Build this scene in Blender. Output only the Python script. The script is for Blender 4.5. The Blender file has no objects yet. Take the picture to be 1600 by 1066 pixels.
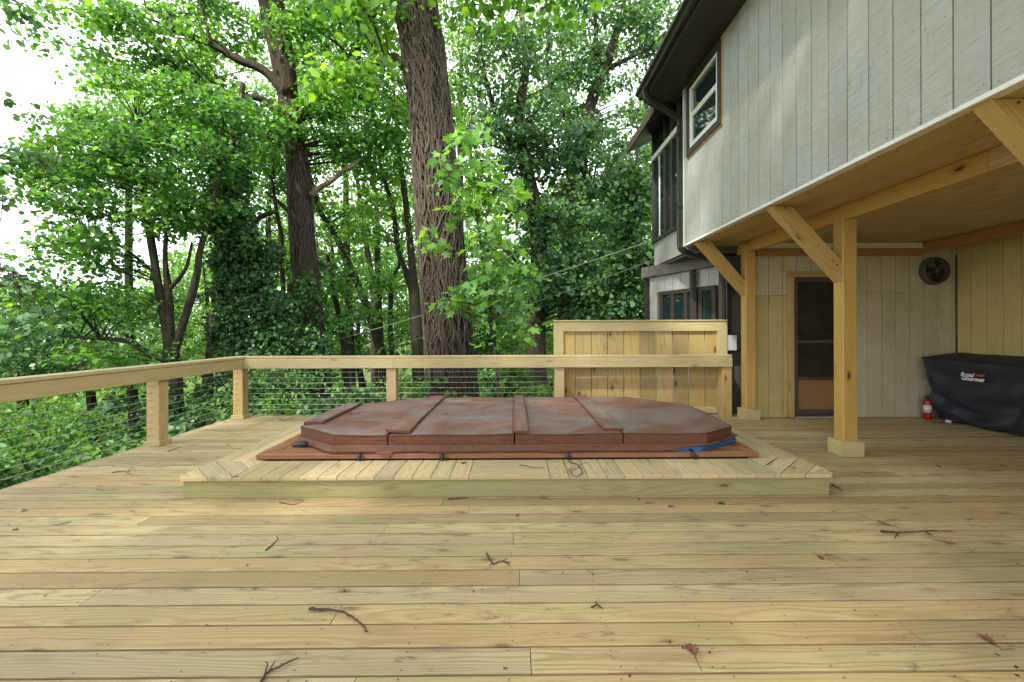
import bpy, bmesh, math, random
import numpy as np
from mathutils import Vector, Matrix, Euler

S = bpy.context.scene
COL = S.collection
R = math.radians

# ------------------------------------------------------------------ camera
FPX, CX, CY, HC = 693.0, 808.0, 516.0, 1.27      # focal (px of a 1600 wide frame), principal point, eye height
YAW, ROLL = R(-0.4), R(0.18)
cam = bpy.data.cameras.new('camera')
cam.sensor_width = 36.0
cam.lens = FPX / 1600 * 36.0
cam.shift_x = -(CX - 800) / 1600
cam.shift_y = -(533 - CY) / 1600
cam.clip_start, cam.clip_end = 0.05, 600
co = bpy.data.objects.new('camera', cam)
COL.objects.link(co)
CAM_M = Matrix.Translation((0, 0, HC)) @ Matrix.Rotation(YAW, 4, 'Z') @ Matrix.Rotation(R(90), 4, 'X') @ Matrix.Rotation(-ROLL, 4, 'Z')
co.matrix_world = CAM_M
S.camera = co

# ------------------------------------------------------------------ sky, sun, exposure
SUN_EL, SUN_AZ = R(50), R(-140)      # azimuth measured from +Y towards +X
world = bpy.data.worlds.new('World')
S.world = world
world.use_nodes = True
wn, wl = world.node_tree.nodes, world.node_tree.links
wn.clear()
sky = wn.new('ShaderNodeTexSky')
sky.sky_type = 'NISHITA'
sky.sun_disc = False
sky.sun_elevation = SUN_EL
sky.sun_rotation = SUN_AZ
sky.air_density, sky.dust_density = 1.2, 3.0
bg1 = wn.new('ShaderNodeBackground'); bg1.inputs[1].default_value = 0.15
wl.new(sky.outputs[0], bg1.inputs[0])
bg2 = wn.new('ShaderNodeBackground')                # bright thin cloud sheet
bg2.inputs[0].default_value = (0.93, 0.97, 1.0, 1); bg2.inputs[1].default_value = 1.5
tc = wn.new('ShaderNodeTexCoord')
nz = wn.new('ShaderNodeTexNoise'); nz.inputs['Scale'].default_value = 2.2; nz.inputs['Detail'].default_value = 6
wl.new(tc.outputs['Generated'], nz.inputs['Vector'])
rp = wn.new('ShaderNodeMapRange'); rp.inputs[1].default_value = 0.28; rp.inputs[2].default_value = 0.5
rp.inputs[3].default_value = 0.6; rp.inputs[4].default_value = 1.0
wl.new(nz.outputs[0], rp.inputs[0])
mx = wn.new('ShaderNodeMixShader')
wl.new(rp.outputs[0], mx.inputs[0]); wl.new(bg1.outputs[0], mx.inputs[1]); wl.new(bg2.outputs[0], mx.inputs[2])
wo = wn.new('ShaderNodeOutputWorld'); wl.new(mx.outputs[0], wo.inputs[0])

sun = bpy.data.lights.new('sun', 'SUN')
sun.energy = 4.6
sun.angle = R(2.5)
sun.color = (1.0, 0.95, 0.86)
so = bpy.data.objects.new('sun', sun)
COL.objects.link(so)
sd = Vector((math.cos(SUN_EL) * math.sin(SUN_AZ), math.cos(SUN_EL) * math.cos(SUN_AZ), math.sin(SUN_EL)))
so.rotation_euler = (-sd).to_track_quat('-Z', 'Y').to_euler()

S.view_settings.view_transform = 'Standard'
S.view_settings.look = 'None'
S.view_settings.exposure = 0.95
S.view_settings.gamma = 1.0
S.cycles.max_bounces = 7
S.cycles.diffuse_bounces = 4
S.cycles.glossy_bounces = 3
S.cycles.transmission_bounces = 4
S.cycles.use_denoising = True
S.cycles.caustics_reflective = S.cycles.caustics_refractive = False

# ------------------------------------------------------------------ measuring helpers
def ray(px, py):
    v = Vector(((px - CX) / FPX, (CY - py) / FPX, -1.0))
    return (CAM_M.to_3x3() @ v)
def P(px, py, Y):
    d = ray(px, py)
    return Vector((0, 0, HC)) + d * (Y / d.y)
def G(px, py, z=0.0):
    d = ray(px, py)
    return Vector((0, 0, HC)) + d * ((z - HC) / d.z)

# ------------------------------------------------------------------ object helpers
WM = {}
def link(o, parent=None, mat=None):
    COL.objects.link(o)
    m = mat if mat is not None else Matrix.Identity(4)
    if parent is not None:
        o.parent = parent
        o.matrix_parent_inverse = WM[parent].inverted()
    o.matrix_basis = m
    WM[o] = m.copy()
    return o
def tag(o, label, cat, group=None, kind=None):
    o['label'] = label
    o['category'] = cat
    if group: o['group'] = group
    if kind: o['kind'] = kind
    return o
def empty(name, loc=(0, 0, 0), parent=None):
    o = bpy.data.objects.new(name, None)
    o.empty_display_size = 0.1
    return link(o, parent, Matrix.Translation(Vector(loc)))
def thing(name, label, cat, loc=(0, 0, 0), group=None):
    return tag(empty(name, loc), label, cat, group)
def structure(o):
    o['kind'] = 'structure'
    return o
def frame(origin, xdir, zdir):
    x = Vector(xdir).normalized(); z = Vector(zdir)
    y = z.cross(x).normalized(); z = x.cross(y).normalized()
    m = Matrix((x, y, z)).transposed().to_4x4()
    m.translation = Vector(origin)
    return m
def mesh_obj(name, verts, faces, mat, parent=None, m=None, smooth=False):
    """verts in world space; m is the local frame the object gets."""
    me = bpy.data.meshes.new(name)
    if m is None: m = Matrix.Identity(4)
    inv = m.inverted()
    me.from_pydata([tuple(inv @ Vector(v)) for v in verts], [], faces)
    me.materials.append(mat)
    if smooth:
        me.polygons.foreach_set('use_smooth', [True] * len(me.polygons))
    me.update()
    return link(bpy.data.objects.new(name, me), parent, m)
PC = {}
def plank(name, a, b, up, w, t, mat, parent=None, bev=0.004, seg=1):
    """a board from a to b (centre line), thickness t along up, width w across; grain along local X."""
    a, b = Vector(a), Vector(b)
    L = (b - a).length
    key = (round(L, 4), w, t, bev, mat.name, seg)
    me = PC.get(key)
    if me is None:
        me = bpy.data.meshes.new(name)
        h, k, e = w / 2, t / 2, min(bev, t * .45, w * .45)
        sec = [(-h, -k + e), (-h + e, -k), (h - e, -k), (h, -k + e), (h, k - e), (h - e, k), (-h + e, k), (-h, k - e)]
        vs, fs = [], []
        for i in range(seg + 1):
            x = -L / 2 + L * i / seg
            vs += [(x, y, z) for y, z in sec]
        for i in range(seg):
            for j in range(8):
                j2 = (j + 1) % 8
                fs.append((i * 8 + j, i * 8 + j2, i * 8 + 8 + j2, i * 8 + 8 + j))
        fs.append(tuple(range(7, -1, -1)))
        fs.append(tuple(range(seg * 8, seg * 8 + 8)))
        me.from_pydata(vs, [], [tuple(reversed(f)) for f in fs])
        me.materials.append(mat)
        me.update()
        PC[key] = me
    o = bpy.data.objects.new(name, me)
    return link(o, parent, frame((a + b) / 2, b - a, up))
def box(name, lo, hi, mat, parent=None, bev=0.004):
    lo, hi = Vector(lo), Vector(hi)
    c, d = (lo + hi) / 2, hi - lo
    ax = max(range(3), key=lambda i: d[i])
    if ax == 0: return plank(name, (lo.x, c.y, c.z), (hi.x, c.y, c.z), (0, 0, 1), round(d.y, 4), round(d.z, 4), mat, parent, bev)
    if ax == 1: return plank(name, (c.x, lo.y, c.z), (c.x, hi.y, c.z), (0, 0, 1), round(d.x, 4), round(d.z, 4), mat, parent, bev)
    return plank(name, (c.x, c.y, lo.z), (c.x, c.y, hi.z), (1, 0, 0), round(d.y, 4), round(d.x, 4), mat, parent, bev)
def prism(name, poly, z0, z1, mat, parent=None, grain=(1, 0, 0), bev=0.0):
    """polygon in XY (counter clockwise) extruded z0..z1 with chamfered top edge."""
    n = len(poly)
    c = Vector((sum(p[0] for p in poly) / n, sum(p[1] for p in poly) / n))
    if bev:
        def ins(d):
            out = []
            for i in range(n):
                p0, p1, p2 = Vector(poly[i - 1]), Vector(poly[i]), Vector(poly[(i + 1) % n])
                e1, e2 = (p1 - p0).normalized(), (p2 - p1).normalized()
                n1, n2 = Vector((-e1.y, e1.x)), Vector((-e2.y, e2.x))
                bis = (n1 + n2); k = bis.dot(n1)
                out.append(p1 + bis * (d / max(k, .3)))
            return out
        rings = [(poly, z0), (poly, z1 - bev), (ins(bev), z1)]
    else:
        rings = [(poly, z0), (poly, z1)]
    vs, fs = [], []
    for pl, z in rings: vs += [(p[0], p[1], z) for p in pl]
    for k in range(len(rings) - 1):
        for i in range(n):
            j = (i + 1) % n
            fs.append((k * n + i, k * n + j, k * n + n + j, k * n + n + i))
    fs.append(tuple(range(n - 1, -1, -1)))
    fs.append(tuple(range((len(rings) - 1) * n, len(rings) * n)))
    return mesh_obj(name, vs, fs, mat, parent, frame((c.x, c.y, z0), grain, (0, 0, 1)))
def tube_data(pts, rad, n=8, cap=True, phase=0.0, bump=None):
    pts = [Vector(p) for p in pts]
    vs, fs = [], []
    t0 = (pts[1] - pts[0]).normalized()
    ref = Vector((1, 0, 0)) if abs(t0.x) < .8 else Vector((0, 1, 0))
    u = (ref - t0 * ref.dot(t0)).normalized()
    for i, p in enumerate(pts):
        if i == 0: t = pts[1] - pts[0]
        elif i == len(pts) - 1: t = pts[-1] - pts[-2]
        else: t = pts[i + 1] - pts[i - 1]
        t.normalize()
        u = (u - t * u.dot(t)).normalized()
        v = t.cross(u)
        r = rad[i] if hasattr(rad, '__len__') else rad
        for k in range(n):
            a = 2 * math.pi * k / n + phase
            rr = r * (bump(i, k) if bump else 1)
            vs.append(p + (u * math.cos(a) + v * math.sin(a)) * rr)
    for i in range(len(pts) - 1):
        for k in range(n):
            k2 = (k + 1) % n
            fs.append((i * n + k, i * n + k2, (i + 1) * n + k2, (i + 1) * n + k))
    if cap:
        fs.append(tuple(range(n - 1, -1, -1)))
        fs.append(tuple(range((len(pts) - 1) * n, len(pts) * n)))
    return vs, fs
class MB:
    def __init__(self): self.v, self.f = [], []
    def add(self, vf):
        o = len(self.v); self.v += list(vf[0]); self.f += [tuple(i + o for i in f) for f in vf[1]]
        return self
    def tube(self, pts, rad, n=8, **k): return self.add(tube_data(pts, rad, n, **k))
    def box(self, lo, hi):
        x0, y0, z0 = lo; x1, y1, z1 = hi
        return self.add(([(x0, y0, z0), (x1, y0, z0), (x1, y1, z0), (x0, y1, z0), (x0, y0, z1), (x1, y0, z1), (x1, y1, z1), (x0, y1, z1)],
                         [(0, 3, 2, 1), (4, 5, 6, 7), (0, 1, 5, 4), (1, 2, 6, 5), (2, 3, 7, 6), (3, 0, 4, 7)]))
    def build(self, name, mat, parent=None, m=None, smooth=False): return mesh_obj(name, self.v, self.f, mat, parent, m, smooth)
def tube(name, pts, rad, mat, parent=None, n=8, smooth=True, **k):
    vs, fs = tube_data(pts, rad, n, **k)
    c = Vector(pts[0])
    return mesh_obj(name, vs, fs, mat, parent, Matrix.Translation(c), smooth)
def spline(ctrl, per=6):
    """Catmull-Rom through tuples of any length"""
    A = [np.array(c, float) for c in ctrl]
    A = [2 * A[0] - A[1]] + A + [2 * A[-1] - A[-2]]
    out = []
    for i in range(1, len(A) - 2):
        for k in range(per):
            t = k / per
            p0, p1, p2, p3 = A[i - 1], A[i], A[i + 1], A[i + 2]
            out.append(.5 * (2 * p1 + (p2 - p0) * t + (2 * p0 - 5 * p1 + 4 * p2 - p3) * t * t + (3 * p1 - p0 - 3 * p2 + p3) * t ** 3))
    out.append(A[-2])
    return out

# ------------------------------------------------------------------ materials
class NT:
    def __init__(self, name):
        self.m = bpy.data.materials.new(name); self.m.use_nodes = True
        self.n, self.l = self.m.node_tree.nodes, self.m.node_tree.links
        self.n.clear()
        self.out = self.n.new('ShaderNodeOutputMaterial')
    def node(self, t, **kw):
        nd = self.n.new('ShaderNode' + t)
        for k, v in kw.items(): setattr(nd, k, v)
        return nd
    def set(self, nd, **kw):
        for k, v in kw.items():
            k = k.replace('_', ' ')
            s = nd.inputs[k] if k in nd.inputs else None
            if s is None: raise KeyError(k)
            if hasattr(v, 'links') or hasattr(v, 'is_output'): self.l.new(v, s)
            else: s.default_value = v
        return nd
    def math(self, op, a, b=None, c=None, clamp=False):
        nd = self.node('Math', operation=op, use_clamp=clamp)
        for i, x in enumerate((a, b, c)):
            if x is None: continue
            if hasattr(x, 'is_output'): self.l.new(x, nd.inputs[i])
            else: nd.inputs[i].default_value = x
        return nd.outputs[0]
    def vmath(self, op, a, b=None):
        nd = self.node('VectorMath', operation=op)
        for i, x in enumerate((a, b)):
            if x is None: continue
            if hasattr(x, 'is_output'): self.l.new(x, nd.inputs[i])
            else: nd.inputs[i].default_value = x
        return nd.outputs[0]
    def noise(self, vec, scale=5., detail=3., rough=.5, dist=0.):
        nd = self.node('TexNoise')
        self.l.new(vec, nd.inputs['Vector'])
        self.set(nd, Scale=scale, Detail=detail, Roughness=rough, Distortion=dist)
        return nd.outputs[0]
    def voro(self, vec, scale=5., rand=1., feature='F1'):
        nd = self.node('TexVoronoi', feature=feature)
        self.l.new(vec, nd.inputs['Vector'])
        self.set(nd, Scale=scale, Randomness=rand)
        return nd
    def ramp(self, fac, stops):
        nd = self.node('ValToRGB')
        e = nd.color_ramp.elements
        while len(e) < len(stops): e.new(.5)
        for i, (p, c) in enumerate(stops):
            e[i].position = p
            e[i].color = c if len(c) == 4 else (*c, 1)
        self.l.new(fac, nd.inputs[0])
        return nd.outputs[0]
    def rng(self, fac, a, b, c, d):
        nd = self.node('MapRange')
        self.l.new(fac, nd.inputs[0])
        for i, x in enumerate((a, b, c, d)): nd.inputs[i + 1].default_value = x
        return nd.outputs[0]
    def mix(self, fac, a, b, mode='MIX'):
        nd = self.node('Mix', data_type='RGBA', blend_type=mode)
        for s, x in ((nd.inputs[0], fac), (nd.inputs[6], a), (nd.inputs[7], b)):
            if hasattr(x, 'is_output'): self.l.new(x, s)
            elif hasattr(x, '__len__'): s.default_value = x if len(x) == 4 else (*x, 1)
            else: s.default_value = x
        return nd.outputs[2]
    def hsv(self, col, h=.5, s=1., v=1.):
        nd = self.node('HueSaturation')
        for k, x in (('Hue', h), ('Saturation', s), ('Value', v), ('Color', col)):
            if hasattr(x, 'is_output'): self.l.new(x, nd.inputs[k])
            else: nd.inputs[k].default_value = x
        return nd.outputs[0]
    def bump(self, h, strength=.3, dist=.01):
        nd = self.node('Bump')
        self.l.new(h, nd.inputs['Height'])
        self.set(nd, Strength=strength, Distance=dist)
        return nd.outputs[0]
    def bsdf(self, col, rough=.6, normal=None, spec=.5, metal=0., **kw):
        nd = self.node('BsdfPrincipled')
        for k, x in (('Base Color', col), ('Roughness', rough), ('Specular IOR Level', spec), ('Metallic', metal)):
            if hasattr(x, 'is_output'): self.l.new(x, nd.inputs[k])
            elif hasattr(x, '__len__'): nd.inputs[k].default_value = x if len(x) == 4 else (*x, 1)
            else: nd.inputs[k].default_value = x
        if normal is not None: self.l.new(normal, nd.inputs['Normal'])
        return nd.outputs[0]
    def done(self, sh):
        self.l.new(sh, self.out.inputs[0]); return self.m
    def coords(self):
        """object coordinates shifted by a random amount per object"""
        tc = self.node('TexCoord'); oi = self.node('ObjectInfo')
        cb = self.node('CombineXYZ')
        r = oi.outputs['Random']
        self.l.new(self.math('MULTIPLY', r, 173.), cb.inputs[0])
        self.l.new(self.math('MULTIPLY', r, 31.7), cb.inputs[1])
        self.l.new(self.math('MULTIPLY', r, 57.3), cb.inputs[2])
        return self.vmath('ADD', tc.outputs['Object'], cb.outputs[0]), tc.outputs['Object'], r

def wood(name, light, dark, pink, rough=.62, grain=.55, knots=.0, green=0., mottled=.5, spread=.16, stains=0.0):
    t = NT(name)
    v, raw, r = t.coords()
    lo = t.vmath('MULTIPLY', v, (.55, 3.0, 3.0))
    n1 = t.noise(lo, 1.6, 3, .5)                                      # slow wander of the rings
    sp = t.node('SeparateXYZ'); t.l.new(raw, sp.inputs[0])
    r2 = t.math('FRACT', t.math('MULTIPLY', r, 917.))
    yy = t.math('ADD', sp.outputs[1], t.math('MULTIPLY', t.math('SUBTRACT', r2, .5), .12))
    zz = t.math('ADD', sp.outputs[2], t.math('MULTIPLY_ADD', r, .10, .02))
    rad = t.math('SQRT', t.math('ADD', t.math('MULTIPLY', yy, yy), t.math('MULTIPLY', zz, zz)))
    rad = t.math('ADD', rad, t.math('MULTIPLY', n1, .095))
    ring = t.math('SINE', t.math('MULTIPLY', rad, 520.))
    ring = t.math('POWER', t.rng(ring, -1, 1, 0, 1), 2.2)
    fine = t.noise(t.vmath('MULTIPLY', v, (3., 120., 120.)), 1., 4, .6)
    mot = t.noise(t.vmath('MULTIPLY', v, (1.1, 5., 5.)), 1.3, 4, .55)
    fac = t.math('MULTIPLY_ADD', ring, grain, t.math('MULTIPLY', t.math('SUBTRACT', fine, .35), .55), clamp=True)
    col = t.mix(fac, light, dark)
    col = t.mix(t.math('MULTIPLY', t.rng(mot, .45, .75, 0, 1), mottled), col, pink)
    oc = t.rng(r2, .55, 1., 0, .55)
    col = t.mix(oc, col, pink, 'MULTIPLY') if False else t.mix(t.math('MULTIPLY', oc, mottled), col, pink)
    if green:
        gm = t.noise(t.vmath('MULTIPLY', v, (.9, 4., 4.)), 1.1, 3, .5)
        col = t.mix(t.math('MULTIPLY', t.rng(gm, .4, .7, 0, 1), green), col, (.33, .36, .15))
    if stains:
        sn = t.noise(t.vmath('MULTIPLY', v, (5., 16., 16.)), 1.2, 5, .65, .6)
        big = t.noise(t.vmath('MULTIPLY', v, (.6, 1.4, 1.4)), 1.2, 2, .5)
        sm = t.math('MULTIPLY', t.rng(sn, .575, .70, 0, 1), t.rng(big, .43, .58, 0, 1))
        col = t.mix(t.math('MULTIPLY', sm, stains), col, (.13, .10, .07))
    hgt = t.math('MULTIPLY_ADD', fine, .5, t.math('MULTIPLY', ring, .4))
    if knots:
        vo = t.voro(t.vmath('MULTIPLY', v, (2.2, 6., 6.)), 1.)
        wob = t.noise(t.vmath('MULTIPLY', v, (9., 22., 22.)), 1., 2)
        dd = t.math('ADD', vo.outputs['Distance'], t.math('MULTIPLY', t.math('SUBTRACT', wob, .5), .12))
        col = t.mix(t.math('MULTIPLY', t.rng(dd, .26, .10, 0, 1), .55 * knots), col, (dark[0] * .75, dark[1] * .6, dark[2] * .5))
        col = t.mix(t.math('MULTIPLY', t.rng(dd, .115, .07, 0, 1), knots), col, (.075, .032, .012))
    val = t.rng(r, 0, 1, .83 * (1 - spread), .83 * (1 + spread))
    col = t.hsv(col, .5, t.rng(r2, 0, 1, .9, 1.06), val)
    return t.done(t.bsdf(col, t.rng(fine, .3, .7, rough - .08, rough + .1), t.bump(hgt, .35, .0016), spec=.35))

M = {}
M['deck'] = wood('deck_pine', (.55, .44, .225), (.33, .235, .105), (.48, .31, .175), grain=.74, knots=.5, green=.26, mottled=.8, spread=.2, stains=.95)
M['plat'] = wood('platform_pine', (.68, .55, .31), (.46, .33, .16), (.58, .39, .23), grain=.65, knots=.3, green=.28, mottled=.6, spread=.18, stains=.3)
M['fascia'] = wood('green_treated_pine', (.40, .355, .155), (.28, .235, .085), (.32, .30, .12), grain=.6, knots=.7, green=.6, spread=.05, stains=.2)
M['rail'] = wood('rail_pine', (.63, .51, .27), (.45, .335, .155), (.54, .41, .21), grain=.55, knots=.3, green=.3, spread=.05)
M['post'] = wood('post_pine', (.56, .365, .115), (.36, .185, .042), (.47, .28, .075), grain=.6, knots=.95, spread=.06)
M['rpost'] = wood('rail_post_pine', (.60, .43, .20), (.44, .285, .11), (.48, .33, .15), grain=.6, knots=.8, green=.15, spread=.08)
M['fence'] = wood('screen_board_pine', (.54, .40, .175), (.35, .225, .078), (.44, .30, .115), grain=.7, knots=.85, green=.4, mottled=.8, spread=.24)
M['frame'] = wood('screen_frame_pine', (.58, .48, .24), (.44, .34, .15), (.50, .42, .20), grain=.5, knots=.3, green=.35, spread=.05)
M['ledger'] = wood('ledger_wood', (.52, .25, .075), (.36, .15, .04), (.44, .20, .06), grain=.5, knots=.4, spread=.08)
M['casing'] = wood('door_casing_wood', (.54, .37, .15), (.36, .22, .08), (.44, .29, .12), grain=.5, knots=.5, spread=.08, stains=.4)
M['soffit'] = wood('soffit_pine', (.56, .42, .19), (.38, .26, .09), (.48, .34, .13), grain=.6, knots=.2, spread=.07)
M['kick'] = wood('door_panel_wood', (.30, .18, .07), (.20, .11, .04), (.24, .14, .05), grain=.4, spread=.05)

def simple(name, col, rough=.5, metal=0., spec=.5, nscale=0., namp=.12, bscale=0., bstr=.2, bdist=.003):
    t = NT(name)
    v, raw, r = t.coords()
    c = col
    if nscale:
        n = t.noise(v, nscale, 5, .6)
        c = t.hsv(t.mix(0., col, col), .5, 1., t.rng(n, .25, .75, 1 - namp, 1 + namp))
    nb = None
    if bscale: nb = t.bump(t.noise(v, bscale, 4, .6), bstr, bdist)
    return t.done(t.bsdf(c, rough, nb, spec, metal))
M['brown'] = simple('dark_brown_paint', (.035, .028, .025), .45, nscale=3, namp=.25, bscale=40, bstr=.1)
M['brownmid'] = simple('brown_trim_paint', (.06, .042, .035), .5, nscale=3, namp=.25)  # lighter brown for the door stiles and the wing fascia
M['band'] = simple('grey_brown_band_paint', (.12, .105, .10), .6, nscale=4, namp=.2)
M['welt'] = simple('dark_brown_piping', (.075, .026, .015), .6, nscale=20, namp=.2)
M['gutter'] = simple('bronze_aluminium', (.022, .020, .018), .32, spec=.5, nscale=5, namp=.3)
M['vinyl'] = simple('white_vinyl', (.72, .72, .69), .4, nscale=4, namp=.06)
M['whitetrim'] = simple('white_trim_paint', (.66, .65, .60), .55, nscale=6, namp=.1, bscale=60, bstr=.1)
M['black'] = simple('black_plastic', (.02, .022, .025), .4)
M['steel'] = simple('stainless_cable', (.55, .54, .52), .42, metal=.75)
M['screw'] = simple('screw_head', (.10, .075, .05), .5, metal=.4)
M['blue'] = simple('blue_spa_shell', (.012, .11, .30), .35, nscale=4, namp=.2)
M['red'] = simple('red_enamel', (.32, .010, .012), .3, nscale=3, namp=.1)
M['label'] = simple('white_label', (.6, .6, .58), .5)
M['roof'] = simple('roof_shingle', (.05, .047, .045), .9, nscale=30, namp=.3, bscale=60, bstr=.4)
M['core'] = simple('wall_core', (.12, .11, .09), .9)
M['wire'] = simple('grey_wire', (.27, .27, .26), .55)
M['fencemetal'] = simple('dark_fence_metal', (.03, .032, .03), .5, metal=.3)
M['bronzefan'] = simple('dusty_fan_metal', (.10, .08, .055), .6, metal=.3, nscale=14, namp=.4)
M['meter'] = simple('grey_meter_box', (.55, .57, .58), .5, nscale=5, namp=.1)

def screenmat():
    t = NT('insect_screen')
    v, raw, r = t.coords()
    n = t.noise(raw, 4., 5, .65)
    sp = t.voro(v, 26.).outputs['Distance']
    c = t.mix(t.rng(n, .4, .75, 0, 1), (.010, .008, .006), (.035, .027, .017))
    c = t.mix(t.rng(sp, .10, .05, 0, .25), c, (.30, .27, .20))
    return t.done(t.bsdf(c, .55, None, .3))
M['screen'] = screenmat()
def glassmat():
    t = NT('window_glass')
    tc = t.node('TexCoord')
    n = t.noise(tc.outputs['Object'], 1.2, 2)
    return t.done(t.bsdf((.012, .022, .025), .03, t.bump(n, .04, .02), .9))
M['glass'] = glassmat()

def siding(name, c1, c2, grime, diag=True, val=.84):
    """rough sawn plywood siding; planks run along local X"""
    t = NT(name)
    v, raw, r = t.coords()
    rot = t.node('VectorRotate', rotation_type='X_AXIS')
    rot = t.node('Mapping'); t.l.new(v, rot.inputs[0])
    rot.inputs['Rotation'].default_value = (0, 0, R(84) if diag else 0)
    saw = t.noise(t.vmath('MULTIPLY', rot.outputs[0], (7., 150., 60.)), 1., 4, .62)
    big = t.noise(v, 2.3, 4, .6)
    mid = t.noise(t.vmath('MULTIPLY', v, (3., 26., 26.)), 1., 4, .6)
    c = t.mix(t.rng(big, .35, .7, 0, 1), c1, c2)
    c = t.mix(t.rng(saw, .47, .68, 0, .5), c, grime)
    c = t.mix(t.rng(mid, .56, .8, 0, .4), c, grime)
    c = t.hsv(c, .5, 1., t.rng(r, 0, 1, .95 * val, 1.04 * val))
    h = t.math('MULTIPLY_ADD', saw, .8, t.math('MULTIPLY', mid, .25))
    return t.done(t.bsdf(c, .75, t.bump(h, .55, .004), .25))
M['siding'] = siding('white_rough_siding', (.54, .55, .53), (.48, .475, .43), (.27, .26, .225), True, .70)
M['sidinglow'] = siding('cream_siding', (.60, .55, .40), (.52, .46, .31), (.34, .27, .16), False)
M['sidingyel'] = siding('yellow_siding', (.66, .56, .23), (.58, .48, .175), (.42, .33, .10), False)
M['sidingtan'] = siding('tan_primed_siding', (.56, .46, .20), (.50, .40, .155), (.36, .27, .09), False)

def ceilingmat():
    t = NT('ceiling_plywood')
    v, raw, r = t.coords()
    n = t.noise(t.vmath('MULTIPLY', v, (8., 1.2, 1.)), 2., 5, .6, .5)
    c = t.mix(t.rng(n, .35, .7, 0, 1), (.50, .41, .25), (.36, .28, .155))
    return t.done(t.bsdf(c, .8, t.bump(n, .3, .004), .2))
M['ceiling'] = ceilingmat()

def vinylcover():
    t = NT('brown_marine_vinyl')
    v, raw, r = t.coords()
    geo = t.node('NewGeometry')
    sp = t.node('SeparateXYZ'); t.l.new(geo.outputs['Normal'], sp.inputs[0])
    n = t.noise(v, 1.8, 5, .6, .4)
    n2 = t.noise(v, 24., 4, .7)
    c = t.mix(t.rng(n2, .3, .7, 0, 1), (.105, .036, .019), (.15, .056, .031))
    up = t.rng(sp.outputs[2], .75, .97, 0, 1)                   # upward faces faded by weather, plus top light painted in against darker fronts
    wear_toplight = t.math('MULTIPLY', up, t.rng(n, .36, .62, .35, 1.))
    c = t.mix(t.math('MULTIPLY', wear_toplight, .75), c, (.245, .155, .14))
    c = t.mix(t.math('MULTIPLY', up, t.rng(n, .46, .64, 0, .85)), c, (.185, .165, .165))
    dk = t.noise(v, 9., 5, .7)
    c = t.mix(t.math('MULTIPLY', up, t.rng(dk, .55, .75, 0, .5)), c, (.10, .06, .05))
    spk = t.voro(v, 30.).outputs['Distance']
    c = t.mix(t.math('MULTIPLY', up, t.rng(spk, .07, .04, 0, .6)), c, (.5, .42, .36))
    nb = t.noise(v, 130., 3, .6)
    return t.done(t.bsdf(c, t.rng(n, .3, .7, .52, .72), t.bump(t.math('MULTIPLY_ADD', nb, .25, t.noise(v, 9., 4, .6, .8)), .6, .010), .35))
M['cover'] = vinylcover()
def rimmat():
    t = NT('brown_composite_rim')
    v, raw, r = t.coords()
    n = t.noise(t.vmath('MULTIPLY', v, (2., 40., 40.)), 1., 4, .6)
    c = t.mix(t.rng(n, .3, .7, 0, 1), (.30, .135, .058), (.21, .088, .038))
    d = t.noise(v, 5., 5, .65)
    c = t.mix(t.rng(d, .5, .75, 0, .5), c, (.33, .19, .12))
    return t.done(t.bsdf(c, .5, t.bump(n, .15, .002), .4))
M['rim'] = rimmat()
def fabricmat():
    t = NT('navy_grill_fabric')
    v, raw, r = t.coords()
    n = t.noise(v, 3.0, 4, .6)
    c = t.mix(t.rng(n, .3, .7, 0, 1), (.014, .0145, .022), (.026, .027, .036))
    return t.done(t.bsdf(c, .62, t.bump(t.noise(v, 220., 2), .2, .001), .4))
M['fabric'] = fabricmat()
M['piping'] = simple('black_piping', (.006, .006, .008), .6)
M['textwhite'] = simple('white_print', (.62, .62, .62), .6)
M['textred'] = simple('red_print', (.5, .03, .05), .6)

# ================================================================== GROUND
def gz(x, y):
    """terrain height: level by the house, falling away to the left and to the back left"""
    l = max(0., -x - 1.)
    z = -0.75 - .20 * l * (1 - math.exp(-l / 5.)) + .012 * l * l * 0
    z -= .035 * max(0., y - 10.) * min(1., l / 8.)
    z += .035 * max(0., y - 9.) * max(0., min(1., (x + 2.) / 5.))
    z = max(z, -9.)
    return z + .09 * math.sin(x * .9 + y * .4) + .07 * math.sin(y * 1.1 - x * .5)
def ground():
    xs = np.unique(np.concatenate([np.linspace(-400, -40, 14), np.linspace(-40, 30, 71), np.linspace(30, 400, 14)]))
    ys = np.unique(np.concatenate([np.linspace(-150, -10, 8), np.linspace(-10, 60, 71), np.linspace(60, 500, 14)]))
    vs = [(x, y, gz(x, y)) for y in ys for x in xs]
    nx = len(xs)
    fs = [(j * nx + i, j * nx + i + 1, (j + 1) * nx + i + 1, (j + 1) * nx + i) for j in range(len(ys) - 1) for i in range(nx - 1)]
    t = NT('woodland_floor')
    tc = t.node('TexCoord'); v = tc.outputs['Object']
    n = t.noise(v, .35, 5, .6); n2 = t.noise(v, 9., 5, .7)
    lit = t.mix(t.rng(n2, .3, .7, 0, 1), (.055, .038, .022), (.12, .085, .05))
    gr = t.mix(t.rng(n2, .3, .7, 0, 1), (.035, .075, .014), (.10, .16, .03))
    c = t.mix(t.rng(n, .38, .55, 0, 1), lit, gr)
    m = t.done(t.bsdf(c, .9, t.bump(n2, .6, .05), .1))
    structure(mesh_obj('ground', vs, fs, m, None, None, True))
ground()

# ================================================================== DECK
DX0, DX1, DY0, DY1 = -4.14, 6.36, -3.2, 6.66
PITCH, BW, BT = .1435, .1308, .028
rd = random.Random(4)
deck = structure(empty('deck', (1.0, 3.0, 0)))
screws = MB()
joists = [DX0 + .06 + i * .406 for i in range(27)]
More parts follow.
